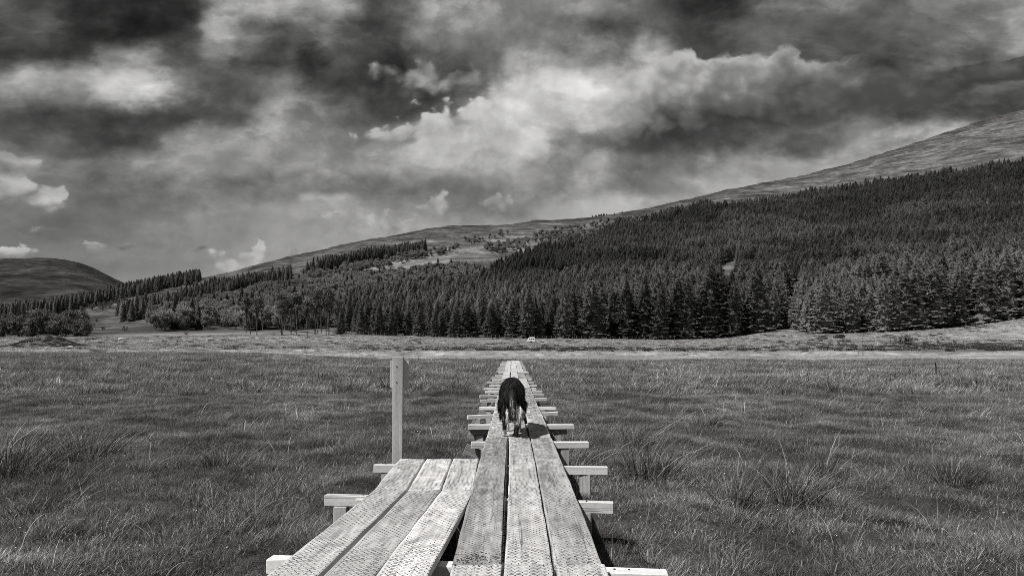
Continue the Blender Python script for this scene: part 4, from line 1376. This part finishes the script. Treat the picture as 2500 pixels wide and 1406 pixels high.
parts_ = [
 ell((0, .08, .455), (.128, .165, .155)), ell((0, .30, .47), (.142, .24, .150)), ell((0, .54, .465), (.140, .19, .165)),
 ell((0, .58, .52), (.112, .15, .115)), ell((0, .10, .34), (.11, .12, .10)), ell((0, .48, .33), (.095, .16, .09)),
 limb([(0, .64, .50), (0, .80, .50), (.0, .92, .45)], [.105, .085, .072]),
 ell((0, .95, .455), (.070, .095, .068)), limb([(0, .98, .445), (0, 1.10, .405), (0, 1.14, .395)], [.045, .030, .022]),
 # hind legs: thigh, knee forward, hock back, shank, paw
 ell((-.082, .07, .38), (.060, .105, .135)), ell((.080, .07, .38), (.060, .105, .135)),
 limb([(-.080, .05, .38), (-.086, .12, .27), (-.080, .00, .185), (-.086, .045, .075), (-.088, .075, .035)], [.078, .060, .030, .023, .026]),
 ell((-.089, .085, .024), (.030, .042, .022)),
 limb([(.088, .04, .38), (.088, .09, .27), (.062, -.055, .180), (.046, -.050, .060), (.042, -.035, .025)], [.078, .060, .032, .026, .028]),
 ell((.042, -.015, .022), (.033, .046, .022)),
 # fore legs
 limb([(-.070, .56, .38), (-.068, .54, .26), (-.062, .55, .15), (-.058, .52, .05), (-.058, .54, .025)], [.060, .042, .030, .024, .028]), ell((-.058, .56, .022), (.030, .042, .021)),
 limb([(.078, .52, .38), (.078, .47, .26), (.080, .50, .15), (.082, .42, .05), (.082, .43, .025)], [.060, .042, .030, .024, .028]), ell((.082, .45, .022), (.030, .042, .021)),
 # tail: hangs, then its tip curls up to the right
 limb([(0, -.05, .52), (.002, -.115, .47), (.010, -.155, .37), (.022, -.170, .26), (.046, -.170, .215), (.074, -.160, .245), (.090, -.150, .310), (.088, -.145, .36)], [.045, .042, .046, .050, .040, .034, .026, .008]),
 # pale breeches between the hind legs
 limb([(-.025, .02, .36), (-.030, -.01, .26), (-.020, .00, .165)], [.050, .048, .022]),
]
big = bmesh.new()
for b in parts_:
    tmp = bpy.data.meshes.new('tmp'); b.to_mesh(tmp); b.free()
    big.from_mesh(tmp); bpy.data.meshes.remove(tmp)
me = bpy.data.meshes.new('dog shape'); big.to_mesh(me); big.free()
tmpo = bpy.data.objects.new('dog shape', me); COL.objects.link(tmpo)
rm = tmpo.modifiers.new('r', 'REMESH'); rm.mode = 'VOXEL'; rm.voxel_size = .0085
sm = tmpo.modifiers.new('s', 'SMOOTH'); sm.factor = .6; sm.iterations = 6
bpy.context.view_layer.update()
body = bpy.data.meshes.new_from_object(tmpo.evaluated_get(bpy.context.evaluated_depsgraph_get()))
bpy.data.objects.remove(tmpo); bpy.data.meshes.remove(me)
body.name = 'dog body'


def coat(p):
    """1 where the coat is white: tail tip, breeches, fore feet, left hind foot, blaze"""
    x, y, z = p[..., 0], p[..., 1], p[..., 2]
    wv = np.zeros(x.shape)
    tail = (y < -.10) & (z < .40)
    wv = np.where(tail & ((z < .23) | (x > .044)), 1, wv)
    wv = np.where((np.abs(x + .026) < .046) & (y > -.075) & (y < .06) & (z < .34) & (z > .13), 1, wv)
    wv = np.where((y > .35) & (z < .17), 1, wv)
    wv = np.where((x < -.045) & (y < .3) & (z < .075), 1, wv)
    wv = np.where((y > 1.0) & (np.abs(x) < .02), 1, wv)
    return wv


nv = len(body.vertices)
co = np.empty(nv * 3, np.float32); body.vertices.foreach_get('co', co); co = co.reshape(-1, 3)
at_ = body.attributes.new('tone', 'FLOAT', 'POINT')
at_.data.foreach_set('value', (0.010 + 0.6 * coat(co)).astype(np.float32))
body.polygons.foreach_set('use_smooth', np.ones(len(body.polygons), bool))
dm, kk = mat('dog skin and undercoat')
finish(kk, attr(kk), 0.7, bump=kk.noise(opos(kk), 60, 4, .6), bstr=.6, bdist=.01, spec=.2)
fm, kk = mat('dog hair')
finish(kk, attr(kk), 0.40, spec=.60)
dog = obj('dog', None, label='shaggy black dog with white tail tip walking away along the planks', cat='dog')
dog.location = (.000, 7.70, DECK + .006)
obj('body', body, dog, dm)
# hair: tapered locks lying back and down
g = np.random.default_rng(77)
body.calc_loop_triangles()
nt = len(body.loop_triangles)
ti = np.empty(nt * 3, np.int32); body.loop_triangles.foreach_get('vertices', ti); ti = ti.reshape(-1, 3)
A, B, C_ = co[ti[:, 0]], co[ti[:, 1]], co[ti[:, 2]]
cr = np.cross(B - A, C_ - A); ar = np.linalg.norm(cr, axis=1); nrm = cr / (ar[:, None] + 1e-12)
N_ = 46000
pick = g.choice(nt, N_, p=ar / ar.sum())
u1, u2 = g.random(N_), g.random(N_); fl = u1 + u2 > 1; u1[fl] = 1 - u1[fl]; u2[fl] = 1 - u2[fl]
p0 = A[pick] + (B - A)[pick] * u1[:, None] + (C_ - A)[pick] * u2[:, None]
nn = nrm[pick]
wh = coat(p0)
flow = np.stack([.15 * np.sign(p0[:, 0]), np.full(N_, -.55), np.full(N_, -.75)], 1)
flow = flow + .40 * np.stack([perlin(p0[:, 0] * 22, p0[:, 1] * 22 + p0[:, 2] * 9, s_) for s_ in (1, 2, 3)], 1)
flow -= nn * (flow * nn).sum(1)[:, None] * .9
flow /= np.linalg.norm(flow, axis=1)[:, None] + 1e-6
z_ = p0[:, 2]
tailm = (p0[:, 1] < -.09)
ln = .016 + .040 * sstep(z_, .16, .34)
ln = np.where(tailm, .058, ln)
ln = np.where((z_ > .24) & (z_ < .36) & (p0[:, 1] < .10) & ~tailm, .038, ln)
ln = np.where((nn[:, 2] < -.2) & (z_ > .22) & (z_ < .40) & ~tailm, .075, ln)
ln = np.where(p0[:, 1] > .85, .025, ln)
ln = ln * g.uniform(.55, 1.2, N_)
lift = np.where(tailm, .25, .34)
lock = .5 * np.stack([perlin(p0[:, 0] * 45, p0[:, 1] * 45 + p0[:, 2] * 31, s_) for s_ in (4, 5, 6)], 1)
p1 = p0 + (flow + nn * lift[:, None] + lock * .5) * (ln * .5)[:, None]
p2 = p1 + (flow + nn * (lift * .2)[:, None] + lock + np.array((0, 0, -.25))) * (ln * .5)[:, None]
sdv = np.cross(flow, nn); sdv /= np.linalg.norm(sdv, axis=1)[:, None] + 1e-6
wd = (g.uniform(.0010, .0022, N_))[:, None]
V = np.stack([p0 - sdv * wd, p0 + sdv * wd, p1 - sdv * wd * .8, p1 + sdv * wd * .8, p2], 1).reshape(-1, 3)
V[:, 2] = np.maximum(V[:, 2], .001)
b = np.arange(N_)[:, None] * 5
Ft = np.concatenate([b + np.array([0, 1, 3]), b + np.array([0, 3, 2]), b + np.array([2, 3, 4])])
tn = np.where(wh > .5, g.uniform(.55, .85, N_), g.uniform(.006, .020, N_) * np.where(perlin(p0[:, 0] * 18, p0[:, 2] * 14 + p0[:, 1] * 9, 8) > .12, 2.2, 1))
obj('fur', mesh('dog fur', V, Ft, False, np.repeat(tn, 5)), dog, fm)['kind'] = 'stuff'
for sd in (-1, 1):
    mb = MB()
    mb.add([(sd * .045, .92, .50), (sd * .075, .90, .50), (sd * .060, .95, .495), (sd * .088, .915, .455)], [(0, 1, 2), (1, 3, 2), (0, 3, 1), (0, 2, 3)])
    obj('ear', mb.mesh('ear'), dog, M_moss)
# ------------------------------------------------------------------ small things of the middle distance
def plain(name, tone, rough=.6, spec=.3, var=.25, metallic=0.):
    m, kk = mat(name)
    finish(kk, kk.m('MULTIPLY', kk.rng(kk.noise(opos(kk), 4.0, 4, .6), .3, .7, 1 - var, 1 + var * .4), tone), rough, spec=spec, metallic=metallic)
    return m


M_white = plain('white painted panel', .80, .4, .4, .08)
M_glass = plain('dark window glass', .02, .08, .6, .1)
M_tyre = plain('tyre rubber', .02, .8, .2)
M_dark = plain('dark car paint', .03, .25, .6, .1)
M_grey = plain('grey car paint', .11, .25, .6, .1)
M_weath = plain('weathered pale timber', .30, .8, .1)
M_iron = plain('rusty angle iron', .018, .8, .1)
M_galv = plain('galvanised steel', .30, .5, .4)
M_stone = plain('pale limestone', .55, .85, .1)
M_fence = plain('grey fence timber', .16, .85, .1)
M_turf = plain('rough turf mound', .13, .95, .05, .6)


def prism(prof, w, bev=0.0):
    """side profile (x, z) extruded across y"""
    mb = MB(); n = len(prof)
    v = [(x, -w / 2, z) for x, z in prof] + [(x, w / 2, z) for x, z in prof]
    f = [tuple(range(n)), tuple(range(2 * n - 1, n - 1, -1))] + [(i, i + n, (i + 1) % n + n, (i + 1) % n) for i in range(n)]
    mb.add(v, f)
    return mb.mesh('prism', bevel=bev)


def disc(r, t, n=16):
    mb = MB(); mb.tube([(0, -t / 2, 0), (0, t / 2, 0)], r, n); return mb.mesh('disc')


def pbox(parent, name, m, x0, x1, y0, y1, z0, z1, bev=.0):
    mb = MB(); mb.box(x0, x1, y0, y1, z0, z1)
    return obj(name, mb.mesh(name, bevel=bev), parent, m)


# touring caravan, rounded, tow bar to the right
p = at(1298, 838, 214); p.z = float(ground_z(p.x, p.y))
cv = obj('caravan', None, label='small white rounded touring caravan parked on the meadow below the dark plantation', cat='caravan')
cv.location = p; cv.rotation_euler = (0, 0, R(4)); cv.scale = (.98, .98, .98)
prof = [(-1.32, .42), (-1.35, .70), (-1.22, 1.10), (-.98, 1.48), (-.66, 1.72), (-.2, 1.82), (.42, 1.83), (.78, 1.76), (.92, 1.5), (1.05, .95), (1.08, .42)]
bd = obj('body', prism(prof, 1.7, .04), cv, M_white)
for x0, x1 in ((-.98, -.62), (-.38, .06), (.24, .62)):
    w_o = obj('window', prism([(x0 + (.12 if x0 < -.9 else 0), 1.36), (x1, 1.36), (x1, 1.08), (x0, 1.08)], .02), bd, M_glass); w_o.location = (0, -.862, 0)
d_o = pbox(bd, 'door', M_white, .68, .98, -.875, -.856, .5, 1.55); pbox(d_o, 'handle', M_tyre, .71, .74, -.89, -.876, 1.0, 1.08)
for x_ in (-.15,):
    w = obj('wheel', disc(.28, .18), cv, M_tyre); w.location = (x_, -.76, .28)
    w = obj('wheel', disc(.28, .18), cv, M_tyre); w.location = (x_, .76, .28)
pbox(cv, 'tow_bar', M_galv, 1.05, 2.0, -.05, .05, .40, .48); pbox(cv, 'gas_locker', M_white, 1.35, 1.95, -.35, .35, .42, .72, .03)
w = obj('jockey_wheel', disc(.12, .06), cv, M_tyre); w.location = (1.7, -.1, .13)
pbox(cv, 'jockey_leg', M_galv, 1.68, 1.72, -.12, -.08, .13, .5)


def car(px, py, d, body_m, label, s=1.0, flip=1, estate=False):
    p = ground_pt(px, py + 1.5, 120, 245); p.z -= .10
    c = obj('parked_car', None, label=label, cat='car', group='cars parked at the foot of the wood')
    c.location = p; c.scale = (s * flip, s, s); c.rotation_euler = (0, 0, R(3))
    low = [(-1.95, .32), (-1.98, .62), (-1.9, .82), (-1.0, .92), (1.75, .92), (1.95, .85), (1.98, .35)]
    obj('body', prism(low, 1.66, .05), c, body_m)
    top = [(-1.05, .90), (-.45, 1.40), (1.55 if estate else 1.05, 1.42), (1.80 if estate else 1.6, .90)]
    t = obj('cabin', prism(top, 1.46, .04), c, body_m)
    for x0, x1 in ((-.75, -.02), (.06, .80)) + (((.88, 1.5),) if estate else ()):
        o = obj('window', prism([(x0 + (.34 if x0 < -.5 else .02), 1.32), (x1, 1.32), (x1, .98), (x0, .98)], .02), t, M_glass); o.location = (0, -.742, 0)
    ws = obj('windscreen', prism([(-1.06, .95), (-.52, 1.36), (-.50, 1.35), (-1.03, .94)], 1.25), t, M_glass); ws.location = (-.02, 0, 0)
    for x_ in (-1.25, 1.22):
        for y_ in (-.74, .74):
            w = obj('wheel', disc(.31, .2), c, M_tyre); w.location = (x_, y_, .31)
            r = obj('rim', disc(.18, .21, 10), w, M_galv)
    for y_ in (-.6, .6):
        h = obj('headlight', disc(.10, .06, 10), c, M_white); h.location = (-1.95, y_, .68); h.rotation_euler = (0, 0, R(90))
    return c


car(2006, 826, 243, M_grey, 'grey parked car, left of the two at the foot of the sunlit conifers', .86, 1, False)
car(2048, 824, 240, M_dark, 'dark parked estate car, right of the two at the foot of the sunlit conifers', .88, 1, True)

# stock fence along the foot of the plantation
fence = obj('stock_fence', None, label='wire stock fence on thin posts along the foot of the dark plantation', cat='fence')
mb = MB(); mb.box(-.045, .045, -.045, .045, -.4, 1.2); pm = mb.mesh('fence post', bevel=.01); pm.materials.append(M_fence)
xs_ = np.arange(836, 1650, 10.4)
tops = []
for i, px in enumerate(xs_):
    d = 238 + 2 * math.sin(i * .2)
    u_ = (px + rng.uniform(-1.5, 1.5) - HX) / FPX
    z_ = float(ground_z(u_ * d, d))
    tops.append(Vector((u_ * d, d, z_)))
    if 30 < i < 34: continue
    o = obj('post', pm, fence); o.location = (u_ * d, d, z_); o.rotation_euler = (rng.normal(0, .03), rng.normal(0, .05), rng.uniform(0, 3)); o.scale = (1, 1, rng.uniform(.9, 1.15))
for hz in (.45, .8, 1.1):
    mb = MB(); mb.tube([t + Vector((0, 0, hz)) for t in tops], .004, 4); obj('wire', mb.mesh('fence wire'), fence, M_fence)

# leaning white pole, fallen pole
p = at(1495, 838, 216); p.z = float(ground_z(p.x, p.y))
o = obj('leaning_pole', None, label='thin white pole leaning right in the meadow before the plantation', cat='pole'); o.location = p; o.rotation_euler = (0, R(22), 0)
mb = MB(); mb.tube([(0, 0, -.2), (0, 0, 1.45)], .045, 8); obj('shaft', mb.mesh('shaft'), o, M_white)
mb = MB(); mb.tube([(0, 0, 1.45), (0, 0, 1.50)], .06, 8); obj('cap', mb.mesh('cap'), o, M_galv)
p = at(1431, 841, 200); p.z = float(ground_z(p.x, p.y)) + .25
o = obj('fallen_pole', None, label='short white pole lying in the meadow grass right of the caravan', cat='pole'); o.location = p; o.rotation_euler = (0, R(70), R(-8))
mb = MB(); mb.tube([(0, 0, -.5), (0, 0, .5)], .05, 8); obj('shaft', mb.mesh('shaft2'), o, M_white)

# diamond sign on the bank
p = at(2044, 866, 96); p.z = float(ground_z(p.x, p.y))
sg = obj('diamond_sign', None, label='small white diamond sign on a post at the edge of the pale flat', cat='sign'); sg.location = p
ztop = CAM[2] + (HY - 862) / FPX * 96 - p.z
mb = MB(); mb.tube([(0, 0, -.2), (0, 0, ztop)], .02, 8); obj('post', mb.mesh('sign post'), sg, M_weath)
mb = MB(); mb.box(-.13, .13, -.012, .012, -.13, .13); o = obj('board', mb.mesh('sign board', bevel=.004), sg, M_white); o.location = (0, -.035, ztop); o.rotation_euler = (0, R(45), 0)
mb = MB(); mb.box(-.05, .05, -.004, .004, -.05, .05); o = obj('symbol', mb.mesh('sign symbol'), sg, M_galv); o.location = (0, -.052, ztop); o.rotation_euler = (0, R(45), 0)

# bank steps with rungs, and a small frame at their foot
d = 122; p = at(2101, 854, d); p.z = float(ground_z(p.x, p.y)) - .05
st = obj('bank_ladder', None, label='pale timber ladder standing upright against the far river bank', cat='ladder'); st.location = p; st.rotation_euler = (R(-12), 0, 0)
hgt_ = 26 / FPX * d
for x_ in (-.28, .28): pbox(st, 'rail', M_weath, x_ - .04, x_ + .04, -.03, .03, -.2, hgt_, .005)
mb = MB(); mb.box(-.25, .25, -.02, .02, -.03, .03); rm_ = mb.mesh('rung'); rm_.materials.append(M_weath)
for i in range(11): o = obj('rung', rm_, st); o.location = (0, 0, .12 + i * (hgt_ - .2) / 10)
d = 108; p = at(2101, 864, d); p.z = float(ground_z(p.x, p.y))
zt = CAM[2] + (HY - 855) / FPX * d - p.z
fr = obj('sluice_gate', None, label='small pale timber gate frame below the ladder on the river bank', cat='gate'); fr.location = p
for x_ in (-.38, .38): pbox(fr, 'upright', M_weath, x_ - .05, x_ + .05, -.05, .05, -.2, zt, .005)
pbox(fr, 'crossbar', M_weath, -.328, .328, -.04, .04, zt - .10, zt - .01, .004)
pbox(fr, 'crossbar', M_weath, -.328, .328, -.04, .04, zt - .42, zt - .34, .004)

# iron stake with a stay in the right-hand bog
d = 29.5; u_ = (2286 - HX) / FPX
ip = obj('iron_stake', None, label='thin black iron stake with a diagonal stay in the right-hand bog', cat='stake'); ip.location = (u_ * d, d, float(ground_z(u_ * d, d))); ip.rotation_euler = (0, R(-3), 0)
pbox(ip, 'upright', M_iron, -.016, .016, -.016, .016, -.2, .62)
mb = MB(); mb.tube([(.01, .02, .50), (.26, .02, .0)], .007, 6); obj('stay', mb.mesh('stay'), ip, M_iron)


# grassy mound by the far shore, pale stones
def lump(n, rx, ry, rz, seed, rough=.18):
    bm = bmesh.new(); bmesh.ops.create_icosphere(bm, subdivisions=n, radius=1)
    for v in bm.verts:
        c = v.co
        f = 1 + rough * (perlin(c.x * 2.3 + seed, c.y * 2.3 + c.z * 1.7, seed) + .5 * perlin(c.x * 6 + seed, c.y * 6 + c.z * 4, seed + 1))
        v.co = Vector((c.x * rx * f, c.y * ry * f, c.z * rz * f))
    me = bpy.data.meshes.new('lump'); bm.to_mesh(me); bm.free()
    me.polygons.foreach_set('use_smooth', np.ones(len(me.polygons), bool)); return me


p = at(112, 856, 146); p.z = float(ground_z(p.x, p.y))
MX, MY = np.meshgrid(np.linspace(-11, 11, 90), np.linspace(-7, 7, 60))
mz = 2.7 * np.exp(-((MX / 5.2) ** 2 + (MY / 3.6) ** 2)) * (1 + .25 * fbm(MX / 2.5, MY / 2.5, 3, 33)) + .30 * fbm(MX / .9, MY / .9, 3, 34) * np.exp(-((MX / 7) ** 2 + (MY / 5) ** 2))
mz = mz + ground_z(MX + p.x, MY + p.y) - p.z - .12 - .5 * sstep(np.maximum(np.abs(MX) / 11, np.abs(MY) / 7), .8, 1)
I = np.arange(90 * 60).reshape(60, 90)
obj('earth_mound', mesh('earth mound', np.stack([MX, MY, mz], -1).reshape(-1, 3), np.stack([I[:-1, :-1], I[:-1, 1:], I[1:, 1:], I[1:, :-1]], -1).reshape(-1, 4), True), mat=M_turf, kind='structure').location = p
mx_, my_ = rng.uniform(-8, 8, 500), rng.uniform(-5, 5, 500)
zz_ = [2.7 * math.exp(-((a_ / 5.2) ** 2 + (b_ / 3.6) ** 2)) for a_, b_ in zip(mx_, my_)]
scatter('mound_heather', L_heath, np.stack([mx_ + p.x, my_ + p.y, ground_z(mx_ + p.x, my_ + p.y) + np.array(zz_) - .15], 1), rng.uniform(0, 6, 500), rng.uniform(.4, .9, 500), 'dark heather growing over the earth mound at the left', 'heather', rng.integers(0, 3, 500))
g = np.random.default_rng(5)
for i, (px, py, d, s, lab) in enumerate([(172,856,140,.55,'bright pale boulder at the right foot of the earth mound'),(300,832,225,1.5,'broad flat pale rock slab on the grass left of the birches'),(152,858,138,.28,'small pale stone left of the bright boulder by the mound'),(115,857,138,.3,'small pale stone in front of the earth mound'),(60,857,138,.25,'tiny pale stone at the left foot of the earth mound'),(520,858,135,.3,'pale stone on the shore left of the marker post'),(2225,842,150,.5,'pale rock beside the big bush on the right bank'),(2212,852,140,.5,'pale rock below the big bush on the right bank'),(2245,858,130,.4,'low pale rock at the foot of the right bank'),(2140,833,190,.35,'pale stone above the right bank')]):
    p = at(px, py, d); p.z = float(ground_z(p.x, p.y))
    o = obj('pale_rock', lump(2, s * 1.2, s * .8, s * (.5 if i != 1 else .3), 20 + i, .3), mat=M_stone, label=lab, cat='rock', group='pale rocks'); o.location = p + Vector((0, 0, s * .1)); o.rotation_euler = (0, 0, i)

# bushes of the right bank
for i, (px, py, d, h, lab) in enumerate([(2208,856,140,32,'large round dark bush on the right river bank'),(2260,846,150,16,'dark hollow bush right of the large bush'),(2162,833,170,8,'small dark bush left of the large bush'),(2182,834,170,7,'very small dark bush close left of the large bush'),(2290,832,180,7,'low dark bush right above the large bush'),(2330,830,185,8,'low dark bush on the bank towards the right edge')]):
    p = at(px, py, d); p.z = float(ground_z(p.x, p.y)) - .1
    s = h / FPX * d / 2.2
    plant('bush', 'bank_bush', p, (s * .85, s * .85, s), i, i, lab, 'bush', 'bushes of the right bank')
for i in range(38):
    px, py = g.uniform(1905, 2082), g.uniform(834, 850)
    d = np.interp(py, [834, 850], [205, 150])
    u_ = (px - HX) / FPX
    s = g.uniform(3.5, 9.0) / FPX * d / 2.2
    plant('bush', 'gorse_clump', (u_ * d, d, float(ground_z(u_ * d, d)) - .05), (s * g.uniform(.9, 1.6), s, s), i, i, 'low dark gorse clump dotted on the pale bank below the parked cars', 'bush', 'gorse clumps below the parked cars')
